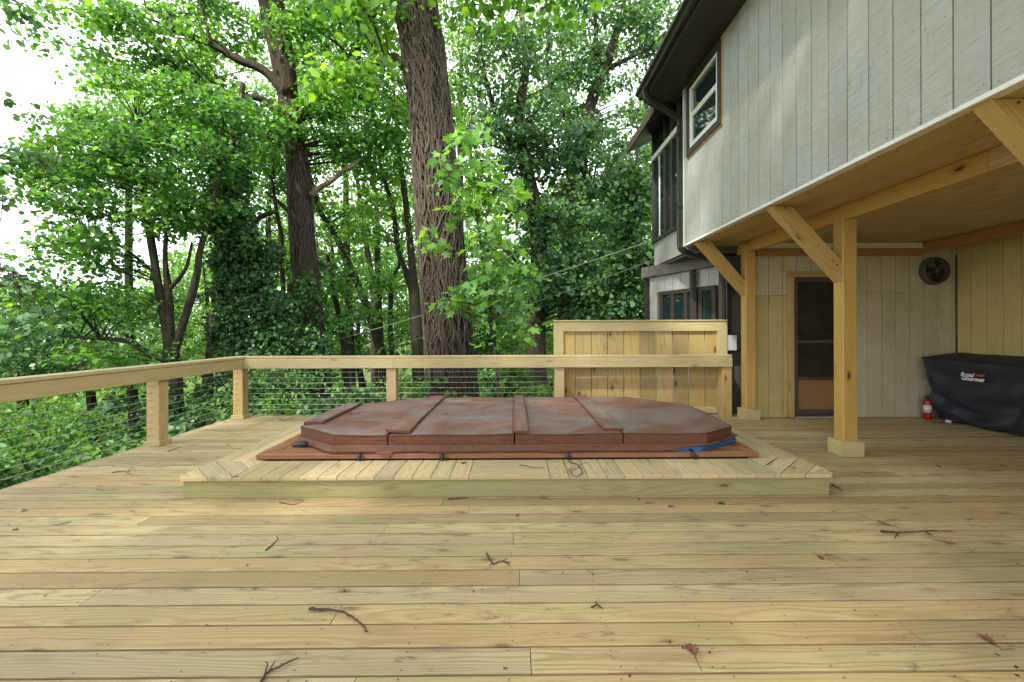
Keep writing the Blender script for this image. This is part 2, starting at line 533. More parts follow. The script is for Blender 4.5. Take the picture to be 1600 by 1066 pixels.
# joints seen in the photograph: row (counted from the front edge in view) -> x of the butt joint
rows = int((DY1 - DY0) / PITCH)
known = {}
for px, py in ((830, 1046), (520, 968), (128, 942), (812, 912), (1305, 880), (802, 846), (598, 832), (1010, 818), (1105, 940), (1180, 700), (560, 668), (1400, 742), (350, 858), (1420, 985), (240, 806), (690, 790)):
    g = G(px, py)
    known.setdefault(int((DY1 - g.y) / PITCH), []).append(g.x)
for r in range(rows):
    y = DY1 - PITCH * (r + .5)
    cuts = known.get(r)
    if not cuts:
        cuts = [rd.uniform(DX0 + 1.2, DX1 - 1.2)]
        if abs(cuts[0] - 1) > 2: cuts.append(cuts[0] + (4.2 if cuts[0] < 1 else -4.2))
    else:
        c0 = cuts[0]
        cuts = [c0] + [c0 + s * 4.88 for s in (-1, 1) if DX0 + .5 < c0 + s * 4.88 < DX1 - .5]
    cuts = sorted(cuts)
    xs = [DX0 + rd.uniform(-.004, .004)] + cuts + [DX1]
    for a, b in zip(xs, xs[1:]):
        zj = rd.uniform(-.0015, .001)
        plank('deck_board', (a + .0015, y + rd.uniform(-.001, .001), -BT / 2 + zj), (b - .0015, y + rd.uniform(-.001, .001), -BT / 2 + zj + rd.uniform(-.0008, .0008)),
              (rd.uniform(-.0, .0), rd.uniform(-.006, .006), 1), BW, BT, M['deck'], deck, .0022, 1)
    if y > .9:
        for jx in joists:
            for s in (-1, 1):
                cx, cy = jx + rd.uniform(-.012, .012), y + s * .045 + rd.uniform(-.006, .006)
                o = len(screws.v)
                k = [(cx + .0038 * math.cos(q), cy + .0038 * math.sin(q), .0022) for q in (0, 1.05, 2.1, 3.14, 4.19, 5.24)]
                screws.v += k; screws.f.append(tuple(range(o, o + 6)))
sc = screws.build('screw_heads', M['screw'], deck); sc['kind'] = 'stuff'
for jx in joists: box('joist', (jx - .019, DY0 + .05, -.24), (jx + .019, DY1 - .06, -.031), M['fascia'], deck)
box('rim_joist', (DX0 + .01, DY0, -.262), (DX0 + .035, DY1 - .04, -.031), M['fascia'], deck)
box('rim_joist', (DX0 + .03, DY1 - .036, -.262), (DX1, DY1 - .005, -.031), M['fascia'], deck)
for x in (-3.9, -1.4, 1.1, 3.3, 5.6):
    for y in (6.4, 3.2, 0.2): box('footing_post', (x - .07, y - .07, gz(x, y) - .3), (x + .07, y + .07, -.25), M['rpost'], deck)

# ================================================================== RAILINGS
RAILZ = .905
def rail_post(parent, x, y, zt, trim=True):
    po = plank('post', (x, y, .0), (x, y, zt), (1, 0, 0), .14, .14, M['rpost'], parent, .006)
    if trim:
        h = .055
        for (a, b, u) in (((x - .088, y - .079, h / 2), (x + .088, y - .079, h / 2), 'f'), ((x - .088, y + .079, h / 2), (x + .088, y + .079, h / 2), 'f'),
                          ((x - .079, y - .07, h / 2), (x - .079, y + .07, h / 2), 's'), ((x + .079, y - .07, h / 2), (x + .079, y + .07, h / 2), 's')):
            plank('base_trim', a, b, (0, 0, 1), .018, h, M['frame'], po, .003)
    return po
NC = 9
LX, BY = -3.99, 6.50
left = thing('deck_railing', 'pine rail with steel cables along the left open edge of the deck', 'railing', (LX, 3, 0), 'cable railings round the deck')
LPY = (4.99, 3.02, .95, -1.1, -3.1)
for y in LPY: rail_post(left, LX, y, RAILZ - .04)
plank('face_rail', (LX + .087, -3.18, RAILZ - .038 - .0705), (LX + .087, BY - .105, RAILZ - .038 - .0705), (1, 0, 0), .139, .032, M['rail'], left, .004)
plank('cap_rail', (LX + .03, -3.2, RAILZ - .019), (LX + .03, BY - .069, RAILZ - .019), (0, 0, 1), .165, .036, M['rail'], left, .005)
for k in range(NC):
    z = .045 + k * .078
    ys = [BY - .06] + list(LPY)
    pts = []
    for a, b in zip(ys, ys[1:]):
        pts += [(LX, a + (b - a) * i / 6, z - .006 * math.sin(math.pi * i / 6)) for i in range(6)]
    pts.append((LX, ys[-1], z))
    tube('cable', pts, .0028, M['steel'], left, 5)
back = thing('deck_railing', 'pine rail with steel cables along the back of the deck behind the spa', 'railing', (-.5, BY, 0), 'cable railings round the deck')
BPX = [-3.99, -1.78, .66, 3.10]
for i, x in enumerate(BPX): rail_post(back, x, BY, RAILZ - .04, i < 2)
plank('face_rail', (LX + .105, BY - .087, RAILZ - .038 - .0705), (-1.75, BY - .087, RAILZ - .038 - .0705), (0, 1, 0), .139, .032, M['rail'], back, .004)
plank('face_rail', (-1.747, BY - .087, RAILZ - .038 - .0705), (3.16, BY - .087, RAILZ - .038 - .0705), (0, 1, 0), .139, .032, M['rail'], back, .004)
plank('cap_rail', (LX - .05, BY - .01, RAILZ - .019), (.30, BY - .01, RAILZ - .019), (0, 0, 1), .118, .036, M['rail'], back, .005)
plank('cap_rail', (.302, BY - .01, RAILZ - .019), (1.30, BY - .01, RAILZ - .018), (0, 0, 1), .118, .036, M['rail'], back, .005)
plank('cap_rail', (1.302, BY - .01, RAILZ - .019), (3.17, BY - .01, RAILZ - .019), (0, 0, 1), .118, .036, M['rail'], back, .005)
for k in range(NC):
    z = .045 + k * .078
    pts = []
    for a, b in zip(BPX[:3], BPX[1:3]):
        pts += [(a + (b - a) * i / 6, BY, z - .006 * math.sin(math.pi * i / 6)) for i in range(6)]
    pts.append((BPX[2], BY, z))
    tube('cable', pts, .0028, M['steel'], back, 5)

# ================================================================== PRIVACY SCREEN
scr = thing('privacy_screen', 'pine privacy screen of knotty vertical boards behind the railing beside the house', 'screen', (1.9, 6.68, 0))
SX0, SX1, SYF, SZ0, SZ1 = .59, 3.18, 6.60, .02, 1.395
n = 10
bw = (SX1 - SX0 - .16) / n
rs = random.Random(8)
for i in range(n):
    x = SX0 + .08 + bw * (i + .5)
    plank('board', (x, SYF + .035 + rs.uniform(-.003, .003), SZ0 + .03), (x, SYF + .035, SZ1 - .03), (0, 1, 0), round(bw - .009, 4), .019, M['fence'], scr, .003)
def mitre(a0, a1, name):   # frame boards as polygons in XZ
    pass
def xz_board(name, poly, y0, y1, mat, parent, grain):
    nn = len(poly)
    vs = [(x, y0, z) for x, z in poly] + [(x, y1, z) for x, z in poly]
    fs = [tuple(range(nn)), tuple(range(2 * nn - 1, nn - 1, -1))]
    for i in range(nn):
        j = (i + 1) % nn
        fs.append((i, i + nn, j + nn, j))
    c = Vector((sum(p[0] for p in poly) / nn, (y0 + y1) / 2, sum(p[1] for p in poly) / nn))
    return mesh_obj(name, vs, fs, mat, parent, frame(c, grain, (0, -1, 0)))
fw = .145
g = .0015
xz_board('frame_board', [(SX0, SZ1), (SX0 + fw, SZ1 - fw), (SX1 - fw, SZ1 - fw), (SX1, SZ1)], SYF - .012, SYF + .022, M['frame'], scr, (1, 0, 0))
xz_board('frame_board', [(SX0, SZ1 - g), (SX0, SZ0), (SX0 + fw, SZ0), (SX0 + fw, SZ1 - fw - g)], SYF - .011, SYF + .022, M['frame'], scr, (0, 0, 1))
xz_board('frame_board', [(SX1 - fw, SZ1 - fw - g), (SX1 - fw, SZ0), (SX1, SZ0), (SX1, SZ1 - g)], SYF - .011, SYF + .022, M['frame'], scr, (0, 0, 1))
plank('bottom_rail', (SX0 + fw + .002, SYF + .006, SZ0 + .05), (SX1 - fw - .002, SYF + .006, SZ0 + .05), (0, 1, 0), .09, .034, M['frame'], scr, .003)
plank('top_cap', (SX0 - .006, SYF + .016, SZ1 + .011), (SX1 + .006, SYF + .016, SZ1 + .011), (0, 0, 1), .085, .019, M['frame'], scr, .004)

# ================================================================== HOUSE
HX, HY1, HZ0, HZ1 = 2.56, 6.62, 2.52, 4.86         # upper wall plane, its far corner, bottom and top
house = thing('house', 'white board sided house with dark eaves raised on timber posts over the deck', 'house', (6, 2, 0))
HYN = -3.2
GP = .2035
WY0, WY1, WZ0, WZ1 = 5.399, 6.4165, 3.80, 4.79         # window opening in the upper wall
uw = empty('upper_wall', (HX, 2, HZ0), house)
mesh_obj('wall_core', *(lambda b: (b.v, b.f))(MB().box((HX + .016, HYN, HZ0 + .015), (9.2, HY1, HZ1 + .02))), M['core'], uw)
y = HY1
while y > HYN:
    y0, y1 = max(y - GP, HYN), y
    w = round(y1 - y0 - .009, 4)
    if w > .02:
        cy = (y0 + y1) / 2
        def sp_(za, zb): plank('siding_plank', (HX, cy, za), (HX, cy, zb), (-1, 0, 0), w, .03, M['siding'], uw, .002)
        if y1 > WY0 + .02 and y0 < WY1 - .02:
            sp_(HZ0 + .02, WZ0); sp_(WZ1, HZ1)
        else: sp_(HZ0 + .02, HZ1)
    y -= GP
box('drip_edge', (HX - .022, HYN, HZ0 - .012), (HX + .055, HY1 + .012, HZ0 + .018), M['whitetrim'], uw, .003)
box('corner_trim', (HX - .019, HY1 - .02, HZ0 + .02), (HX + .06, HY1 + .02, HZ1), M['whitetrim'], uw, .003)
nails = MB(); rn = random.Random(17)
y = HY1
while y > .8:
    for zz in (HZ0 + .07, HZ0 + .62, HZ0 + 1.2, HZ0 + 1.8):
        for oy in (.035, GP - .04):
            yy, z_ = y - oy + rn.uniform(-.006, .006), zz + rn.uniform(-.03, .03)
            if WY0 - .08 < yy < WY1 + .08 and z_ > WZ0 - .1: continue
            if rn.random() < .35: continue
            o = len(nails.v)
            nails.v += [(HX - .0158, yy + .0045 * math.cos(q), z_ + .0045 * math.sin(q)) for q in (0, 1.05, 2.1, 3.14, 4.19, 5.24)]
            nails.f.append(tuple(range(o, o + 6)))
    y -= GP
nails.build('nail_heads', M['screw'], uw)['kind'] = 'stuff'
# window
win = empty('window', (HX, (WY0 + WY1) / 2, WZ0), house)
def yz_frame(parent, name, y0, y1, z0, z1, wd, x0, x1, mat):
    box(name, (x0, y0, z0), (x1, y0 + wd, z1), mat, parent, .003)
    box(name, (x0, y1 - wd, z0), (x1, y1, z1), mat, parent, .003)
    box(name, (x0 + .0015, y0 + wd, z0), (x1 + .0015, y1 - wd, z0 + wd), mat, parent, .003)
    box(name, (x0 + .0015, y0 + wd, z1 - wd), (x1 + .0015, y1 - wd, z1), mat, parent, .003)
yz_frame(win, 'casing', WY0 - .045, WY1 + .045, WZ0 - .045, WZ1 + .045, .022, HX - .03, HX + .006, M['casing'])
yz_frame(win, 'brown_trim', WY0 - .024, WY1 + .024, WZ0 - .024, WZ1 + .024, .085, HX - .045, HX + .02, M['brown'])
iy0, iy1, iz0, iz1 = WY0 + .07, WY1 - .07, WZ0 + .07, WZ1 - .07
yz_frame(win, 'frame', iy0, iy1, iz0, iz1, .04, HX - .034, HX + .03, M['vinyl'])
zm = (iz0 + iz1) / 2
yz_frame(win, 'sash', iy0 + .041, iy1 - .041, iz0 + .041, zm + .02, .03, HX - .026, HX + .03, M['vinyl'])
box('meeting_rail', (HX - .030, iy0 + .041, zm + .021), (HX + .03, iy1 - .041, zm + .055), M['vinyl'], win, .003)
box('pane', (HX - .006, iy0 + .07, iz0 + .07), (HX + .0, iy1 - .07, zm - .008), M['glass'], win, .0)
box('pane', (HX + .006, iy0 + .041, zm + .05), (HX + .012, iy1 - .041, iz1 - .041), M['glass'], win, .0)
# roof, soffit, gutter
EX = 2.05
roof = empty('roof', (6, 2, HZ1), house)
box('soffit', (EX + .03, HYN, HZ1 - .004), (HX + .3, HY1 + .36, HZ1 + .012), M['brown'], roof, .002)
rv = [(EX - .06, 0, HZ1 + .15), (EX - .06, 0, HZ1 + .19), (6.2, 0, HZ1 + 1.55), (10.5, 0, HZ1 + .2), (10.5, 0, HZ1 + .13), (6.2, 0, HZ1 + 1.48)]
vs = [(x, HYN, z) for x, _, z in rv] + [(x, HY1 + .36, z) for x, _, z in rv]
mesh_obj('shingles', vs, [(0, 1, 2, 5), (5, 2, 3, 4), (11, 8, 7, 6), (10, 9, 8, 11)] + [(i, i + 6, (i + 1) % 6 + 6, (i + 1) % 6) for i in range(6)], M['roof'], roof)
box('fascia_board', (EX + .0, HYN, HZ1 - .02), (EX + .028, HY1 + .36, HZ1 + .16), M['brown'], roof, .002)
box('gable_trim', (EX + .03, HY1 + .33, HZ1 + .012), (HX + .5, HY1 + .358, HZ1 + .16), M['brown'], roof, .002)
gp = [(EX - .004, .03), (EX - .07, .03), (EX - .085, .075), (EX - .125, .10), (EX - .125, .145), (EX - .115, .145), (EX - .115, .108), (EX - .078, .083), (EX - .064, .038), (EX - .004, .038)]
vs = [(x, HYN, HZ1 + z) for x, z in gp] + [(x, HY1 + .375, HZ1 + z) for x, z in gp]
ng = len(gp)
mesh_obj('gutter', vs, [tuple(range(ng)), tuple(range(2 * ng - 1, ng - 1, -1))] + [(i, (i + 1) % ng, (i + 1) % ng + ng, i + ng) for i in range(ng)], M['gutter'], roof)
# rectangular downspout: outlet under the gutter, swan neck to the wall corner, down, elbow, behind the screen
def duct(pts, w, d, name, parent, mat, ref):
    pts = [Vector(p) for p in pts]
    mb = MB(); nseg = len(pts); ref = Vector(ref)
    for i, p in enumerate(pts):
        t = (pts[min(i + 1, nseg - 1)] - pts[max(i - 1, 0)]).normalized()
        a = ref.cross(t).normalized(); b = t.cross(a).normalized()
        c = .22
        for u, v in ((1, 1 - c), (1 - c, 1), (-1 + c, 1), (-1, 1 - c), (-1, -1 + c), (-1 + c, -1), (1 - c, -1), (1, -1 + c)):
            mb.v.append(p + a * u * w / 2 + b * v * d / 2)
    for i in range(nseg - 1):
        for k in range(8):
            mb.f.append((i * 8 + k, i * 8 + (k + 1) % 8, i * 8 + 8 + (k + 1) % 8, i * 8 + 8 + k))
    mb.f += [tuple(range(7, -1, -1)), tuple(range(nseg * 8 - 8, nseg * 8))]
    return mb.build(name, mat, parent)
dsx, dsy = HX - .05, HY1 + .055
neck = spline([(EX - .06, dsy, HZ1 + .05), (EX - .06, dsy, HZ1 - .03), (EX - .02, dsy, HZ1 - .13), (EX + .18, dsy, HZ1 - .24), (dsx - .10, dsy, HZ1 - .36), (dsx, dsy, HZ1 - .44), (dsx, dsy, HZ1 - .56)], 4)
low = spline([(dsx, dsy, HZ1 - .6), (dsx, dsy, 3.4), (dsx, dsy, 2.62), (dsx + .05, dsy, 2.46), (dsx + .22, dsy + .01, 2.40), (dsx + .52, dsy + .02, 2.32), (dsx + .68, dsy + .02, 2.22), (dsx + .73, dsy + .02, 2.05), (dsx + .73, dsy + .02, .10)], 5)
ds = duct(neck + low, .082, .066, 'downspout', house, M['gutter'], (0, 1, 0))
for z in (4.2, 3.1): box('strap', (dsx - .05, dsy - .045, z), (dsx + .05, dsy + .044, z + .03), M['gutter'], ds, .002)

# underside of the upper storey
und = empty('underside', (4, 2, HZ0), house)
k = 0
x = HX + .058
for wdt in (.235, .235, .235):
    plank('soffit_board', (x + wdt / 2, HYN, HZ0 + .002), (x + wdt / 2, HY1, HZ0 + .002), (0, 0, 1), round(wdt - .006, 4), .02, M['soffit'], und, .004)
    x += wdt
y = 6.36
for yy in (6.36, 3.92, 1.48, -.96):
    y0 = max(yy - 2.436, HYN)
    box('ceiling_sheet', (3.30, y0, HZ0 - .008), (6.40, yy, HZ0 + .006), M['ceiling'], und, .003)
BZ = 2.36
beam = thing('support_beam', 'doubled pine beam under the overhang resting on the timber posts', 'beam', (3.33, 2, BZ))
plank('beam_board', (3.312, HYN, BZ + .075), (3.312, 3.05, BZ + .075), (-1, 0, 0), .15, .038, M['post'], beam, .003)
plank('beam_board', (3.312, 3.053, BZ + .075), (3.312, HY1 - .1, BZ + .075), (-1, 0, 0), .15, .038, M['post'], beam, .003)
plank('beam_board', (3.352, HYN, BZ + .074), (3.352, HY1 - .1, BZ + .074), (-1, 0, 0), .15, .038, M['post'], beam, .003)
plank('cross_tie', (5.86, HYN, 2.43), (5.86, 6.30, 2.43), (-1, 0, 0), .135, .038, M['ledger'], house, .003)

# lower storey: rear wall with the screen door, and the yellow side wall
RY = 6.335
rw = empty('rear_wall', (5, RY, 0), house)
mesh_obj('wall_core', *(lambda b: (b.v, b.f))(MB().box((3.50, RY + .016, -.2), (9.2, RY + .2, HZ0))), M['core'], rw)
DXa, DXb, DZ = 3.91, 4.81, 2.09                       # door opening incl. casing
ZS = 1.795
def wall_plank(x0, x1, z0, z1, mat): plank('siding_plank', ((x0 + x1) / 2, RY, z0), ((x0 + x1) / 2, RY, z1), (0, -1, 0), round(x1 - x0 - .007, 4), .03, mat, rw, .002)
x = 3.44
while x < 6.36:
    x1 = min(x + GP, 6.36)
    if x1 - x > .03:
        if x1 <= DXa + .02:
            wall_plank(x, x1, 1.755, 2.5, M['sidinglow']); wall_plank(x, x1, .008, 1.75, M['sidingtan'])
        elif x >= DXb - .02:
            wall_plank(x, x1, ZS + .003, 2.5, M['sidinglow']); wall_plank(x, x1, .008, ZS, M['sidinglow'])
        else:
            if x < DXa: wall_plank(x, DXa, .008, 1.75, M['sidingtan']); wall_plank(x, DXa, 1.755, DZ + .006, M['sidinglow'])
            wall_plank(x, x1, DZ + .01, 2.5, M['sidinglow'])
            if x1 > DXb: wall_plank(DXb, x1, .008, DZ, M['sidinglow'])
    x += GP
box('trim_board', (3.46, RY - .04, 2.425), (5.84, RY - .016, 2.505), M['whitetrim'], rw, .003)
box('ledger', (3.46, RY - .055, 2.315), (5.83, RY - .016, 2.415), M['ledger'], rw, .003)
# door
door = empty('screen_door', ((DXa + DXb) / 2, RY - .02, 0), house)
box('casing', (DXa, RY - .045, .012), (DXa + .085, RY + .0, DZ - .082), M['casing'], door, .003)
box('casing', (DXb - .085, RY - .045, .012), (DXb, RY + .0, DZ - .082), M['casing'], door, .003)
box('casing', (DXa - .01, RY - .047, DZ - .08), (DXb + .01, RY + .0, DZ + .01), M['casing'], door, .003)
ax, bx, zt = DXa + .088, DXb - .088, DZ - .085
yf, yb = RY - .036, RY - .004
def rail(x0, x1, z0, z1, y_=0.): box('stile', (x0, yf + y_, z0), (x1, yb, z1), M['brownmid'], door, .003)
rail(ax, ax + .055, .05, zt); rail(bx - .055, bx, .05, zt)
for z0, z1 in ((.05, .12), (.545, .59), (1.075, 1.115), (zt - .065, zt)): rail(ax + .056, bx - .056, z0, z1, .002)
box('kick_panel', (ax + .056, RY - .016, .121), (bx - .056, RY - .008, .544), M['kick'], door, .0)
box('screen', (ax + .056, RY - .014, .591), (bx - .056, RY - .006, 1.074), M['screen'], door, .0)
box('screen', (ax + .056, RY - .014, 1.116), (bx - .056, RY - .006, zt - .066), M['screen'], door, .0)
box('threshold', (ax, RY - .075, .004), (bx, RY - .02, .03), M['steel'], door, .003)
tube('handle', [(bx - .03, yf - .002, 1.02), (bx - .03, yf - .04, 1.03), (bx - .03, yf - .04, 1.13), (bx - .03, yf - .002, 1.14)], .007, M['black'], door, 6)
for z in (.28, 1.0, 1.8): box('hinge', (ax - .012, yf - .008, z), (ax + .012, yf + .004, z + .075), M['bronzefan'], door, .002)
# yellow wall
YX = 6.36
yw = empty('side_wall', (YX, 3, 0), house)
mesh_obj('wall_core', *(lambda b: (b.v, b.f))(MB().box((YX + .016, HYN, -.2), (9.2, RY + .015, HZ0))), M['core'], yw)
y = RY - .02
while y > HYN:
    y0 = max(y - GP, HYN)
    if y - y0 > .03: plank('siding_plank', (YX, (y + y0) / 2, .008), (YX, (y + y0) / 2, 2.5), (-1, 0, 0), round(y - y0 - .006, 4), .03, M['sidingyel'], yw, .002)
    y -= GP
box('corner_strip', (YX - .028, RY - .034, .01), (YX - .012, RY - .014, 2.33), M['brown'], yw, .002)

# wall fan
fx, fz = P(1455, 424, RY).x, P(1455, 424, RY).z
fan = thing('wall_fan', 'round dusty metal fan mounted high on the rear wall by the corner', 'fan', (fx, RY, fz))
mb = MB()
prof = [(.20, -.016), (.205, -.03), (.20, -.045), (.185, -.10), (.172, -.10), (.178, -.04), (.165, -.03), (.165, -.02)]
ns = 28
for r_, y_ in prof: mb.v += [(fx + r_ * math.cos(2 * math.pi * k / ns), RY + y_, fz + r_ * math.sin(2 * math.pi * k / ns)) for k in range(ns)]
for i in range(len(prof) - 1):
    for k in range(ns): mb.f.append((i * ns + k, i * ns + (k + 1) % ns, (i + 1) * ns + (k + 1) % ns, (i + 1) * ns + k))
mb.build('housing', M['bronzefan'], fan, None, True)
o = MB(); o.v = [(fx + .172 * math.cos(2 * math.pi * k / ns), RY - .026, fz + .172 * math.sin(2 * math.pi * k / ns)) for k in range(ns)]; o.f = [tuple(range(ns))]
o.build('back_plate', M['brown'], fan)
for k in range(4):
    a = k * math.pi / 2 + .5
    vs = []
    for rr, wd in ((.03, .03), (.09, .075), (.15, .085), (.162, .05)):
        for s in (-1, 1):
            ang = a + s * wd / rr * .45
            vs.append((fx + rr * math.cos(ang), RY - .055 + s * .018, fz + rr * math.sin(ang)))
    o = mesh_obj('blade', vs, [(0, 1, 3, 2), (2, 3, 5, 4), (4, 5, 7, 6)], M['bronzefan'], fan)
tube('motor', [(fx, RY - .028, fz), (fx, RY - .09, fz), (fx, RY - .098, fz)], [.042, .040, .028], M['bronzefan'], fan, 14)
for rr in (.06, .115, .165):
    tube('guard_ring', [(fx + rr * math.cos(q * .2618), RY - .102, fz + rr * math.sin(q * .2618)) for q in range(25)], .0028, M['black'], fan, 4)

# timber posts with braces
def support(xc, y, label, zt):
    t = thing('support_post', label, 'post', (xc, y, 0), 'timber posts under the overhang')
    plank('post', (xc, y, .0), (xc, y, zt), (1, 0, 0), .14, .14, M['post'], t, .006)
    h = .15
    for (a, b) in (((xc - .107, y - .0885), (xc + .107, y - .0885)), ((xc - .107, y + .0885), (xc + .107, y + .0885)),
                   ((xc - .0885, y - .07), (xc - .0885, y + .07)), ((xc + .0885, y - .07), (xc + .0885, y + .07))):
        plank('base_trim', (*a, h / 2), (*b, h / 2), (0, 0, 1), .036, h if a[1] == b[1] else h - .003, M['frame'], t, .004)
    xl = xc - .07
    zb = 1.74
    xo = HX + .01
    zo = HZ0 - .014
    d = .135
    pl = [(xl, zb), (xl, zb + d * 1.55), (xo + d * 1.35 + .02, zo), (xo, zo)]
    vs = [(px, y - .055, pz) for px, pz in pl] + [(px, y + .055, pz) for px, pz in pl]
    c = Vector(((xl + xo) / 2, y, (zb + zo) / 2))
    mesh_obj('brace', vs, [(0, 1, 2, 3)[::-1], (4, 5, 6, 7), (0, 1, 5, 4), (1, 2, 6, 5), (2, 3, 7, 6), (3, 0, 4, 7)], M['post'], t, frame(c, (xo - xl, 0, zo - zb), (0, -1, 0)))
    for k in range(3):
        f = (.10, .16, .90)[k]
        bx_, bz_ = xl + (xo + .07 - xl) * f + .01, zb + .10 + (zo - zb - .05) * f
        tube('bolt', [(bx_, y - .0545, bz_), (bx_, y - .060, bz_)], .009, M['screw'], t, 8)
    return t
PXC = 3.355
support(PXC, 4.47, 'orange pine post with angled brace standing between the spa and the screen door', 2.455)
support(PXC - .03, 6.27, 'pine post with angled brace beside the privacy screen at the far house corner', 2.455)
support(PXC, 2.42, 'timber brace and post at the right edge, nearest under the white siding', 2.455)

mbx = thing('meter_box', 'small pale grey utility box on the dark pipe beside the screen', 'box', (3.2, 6.72, .85))
b0 = P(1135, 548, 6.62); b1 = P(1146, 524, 6.62)
o = box('case', (b0.x - .02, 6.63, b0.z), (b1.x + .06, 6.668, b1.z), M['meter'], mbx, .008)
box('lid', (b0.x - .014, 6.622, b0.z + .01), (b1.x + .054, 6.629, b1.z - .01), M['meter'], mbx, .004)

# ================================================================== REAR WING (sunroom)
wing = thing('house_wing', 'far wing of the house with tall dark framed windows and a low brown roof', 'house', (3.2, 7.6, 0))
ux = 2.62
wy0, wy1 = HY1 + .03, 8.30
WT = 4.55
up = empty('upper_wall', (ux, 7.4, 2.4), wing)
mesh_obj('wall_core', *(lambda b: (b.v, b.f))(MB().box((ux + .05, wy0, 2.42), (5.5, wy1 - .02, 5.0))), M['core'], up)
y = wy1
while y > wy0 + .03:
    y0 = max(wy0, y - GP)
    plank('siding_plank', (ux + .03, (y + y0) / 2, 2.46), (ux + .03, (y + y0) / 2, 2.90), (-1, 0, 0), round(y - y0 - .006, 4), .034, M['siding'], up, .002)
    y -= GP
# tall window bays: posts at the ends and middle, white transom bar
tw = empty('tall_window', (ux, 7.5, 2.9), wing)
for yy in (wy1 - .05, 7.62, 7.30, 6.98): box('mullion', (ux - .03, yy - .045, 2.90), (ux + .05, yy + .045, 4.95), M['brown'], tw, .004)
box('sill', (ux - .035, wy0, 2.885), (ux + .05, wy1, 2.935), M['brown'], tw, .004)
box('transom_bar', (ux - .045, wy0, 4.40), (ux + .04, wy1 - .005, 4.49), M['vinyl'], tw, .004)
yy = [6.70, 6.98, 7.30, 7.62, wy1 - .05]
for a, b in zip(yy, yy[1:]):
    box('pane', (ux + .005, a + .046, 2.936), (ux + .012, b - .046, 4.399), M['glass'], tw, 0)
    box('pane', (ux + .005, a + .046, 4.491), (ux + .012, b - .046, 4.95), M['glass'], tw, 0)
for a in (7.95,): box('sash_bar', (ux - .008, a - .012, 2.94), (ux + .02, a + .012, 4.395), M['vinyl'], tw, .003)
# low roof with open eave
er = empty('roof', (ux, 7.6, 4.5), wing)
e0, e1 = ux - .37, wy1 + .38
vs = []
prof = [(e0, 4.74), (e0, 4.86), (ux + .1, 5.12), (ux + 3.0, 5.9), (ux + 3.0, 5.8), (ux + .1, 4.97)]
for yv in (HY1 + .40, e1): vs += [(x_, yv, z_) for x_, z_ in prof]
mesh_obj('shingles', vs, [tuple(range(6))[::-1], tuple(range(6, 12))] + [(i, (i + 1) % 6, (i + 1) % 6 + 6, i + 6) for i in range(6)], M['brown'], er)
box('fascia_board', (e0 - .025, HY1 + .40, 4.725), (e0 - .002, e1 + .02, 4.875), M['brownmid'], er, .002)
# lower storey, angled wall with band and windows
A, Bp = Vector((2.56, 8.30, 0)), Vector((3.16, 6.78, 0))
lw = empty('lower_wall', (2.8, 7.5, 0), wing)
dl = (Bp - A); LL = dl.length; dl.normalize()
nrm = Vector((dl.y, -dl.x, 0))
if nrm.x > 0: nrm = -nrm
def LP(s, off=0., z=0.): return A + dl * s + nrm * off + Vector((0, 0, z))
ws, we, wz = .32, LL - .05, 1.95
s = 0
while s < LL:
    s1 = min(s + GP, LL); c = (s + s1) / 2
    if s1 - s > .03:
        if s1 > ws + .05 and s < we - .02:
            plank('siding_plank', LP(c, 0, wz), LP(c, 0, 2.44), nrm, round(s1 - s - .006, 4), .03, M['siding'], lw, .002)
            plank('siding_plank', LP(c, 0, gz(2.7, 7.5)), LP(c, 0, 1.1), nrm, round(s1 - s - .006, 4), .03, M['siding'], lw, .002)
        else: plank('siding_plank', LP(c, 0, gz(2.7, 7.5)), LP(c, 0, 2.44), nrm, round(s1 - s - .006, 4), .03, M['siding'], lw, .002)
    s += GP
vs = [LP(0, -.02, -1.), LP(LL, -.02, -1.), Vector((5.4, 6.78, -1.)), Vector((5.4, 8.29, -1.))]
vs += [v + Vector((0, 0, 3.4)) for v in vs]
mesh_obj('wall_core', vs, [(3, 2, 1, 0), (4, 5, 6, 7), (0, 1, 5, 4), (1, 2, 6, 5), (2, 3, 7, 6), (3, 0, 4, 7)], M['core'], lw)
plank('band_board', LP(-.16, .055, 2.345), LP(LL + .1, .055, 2.345), nrm, .20, .06, M['band'], lw, .004)
lwin = empty('window', LP(.9, 0, 1.5), wing)
plank('head', LP(ws, .03, wz - .03), LP(we, .03, wz - .03), nrm, .07, .05, M['brown'], lwin, .003)
nb = 4
for i in range(nb + 1):
    s = ws + (we - ws) * i / nb
    plank('mullion', LP(min(max(s, ws + .03), we - .03), .028, 1.1), LP(min(max(s, ws + .03), we - .03), .028, wz - .067), nrm, .075, .05, M['brown'], lwin, .003)
for i in range(nb):
    a, b = ws + (we - ws) * i / nb + .04, ws + (we - ws) * (i + 1) / nb - .04
    plank('pane', LP((a + b) / 2, .018, 1.1), LP((a + b) / 2, .018, wz - .066), nrm, round(b - a, 4), .006, M['glass'], lwin, 0)
for pxx, Yy in ((1010.5, 8.45), (1083, 7.15)):
    q = P(pxx, 430, Yy)
    box('porch_post', (q.x - .04, Yy - .04, gz(q.x, Yy) - .1), (q.x + .04, Yy + .04, 2.24), M['brown'], wing, .004)

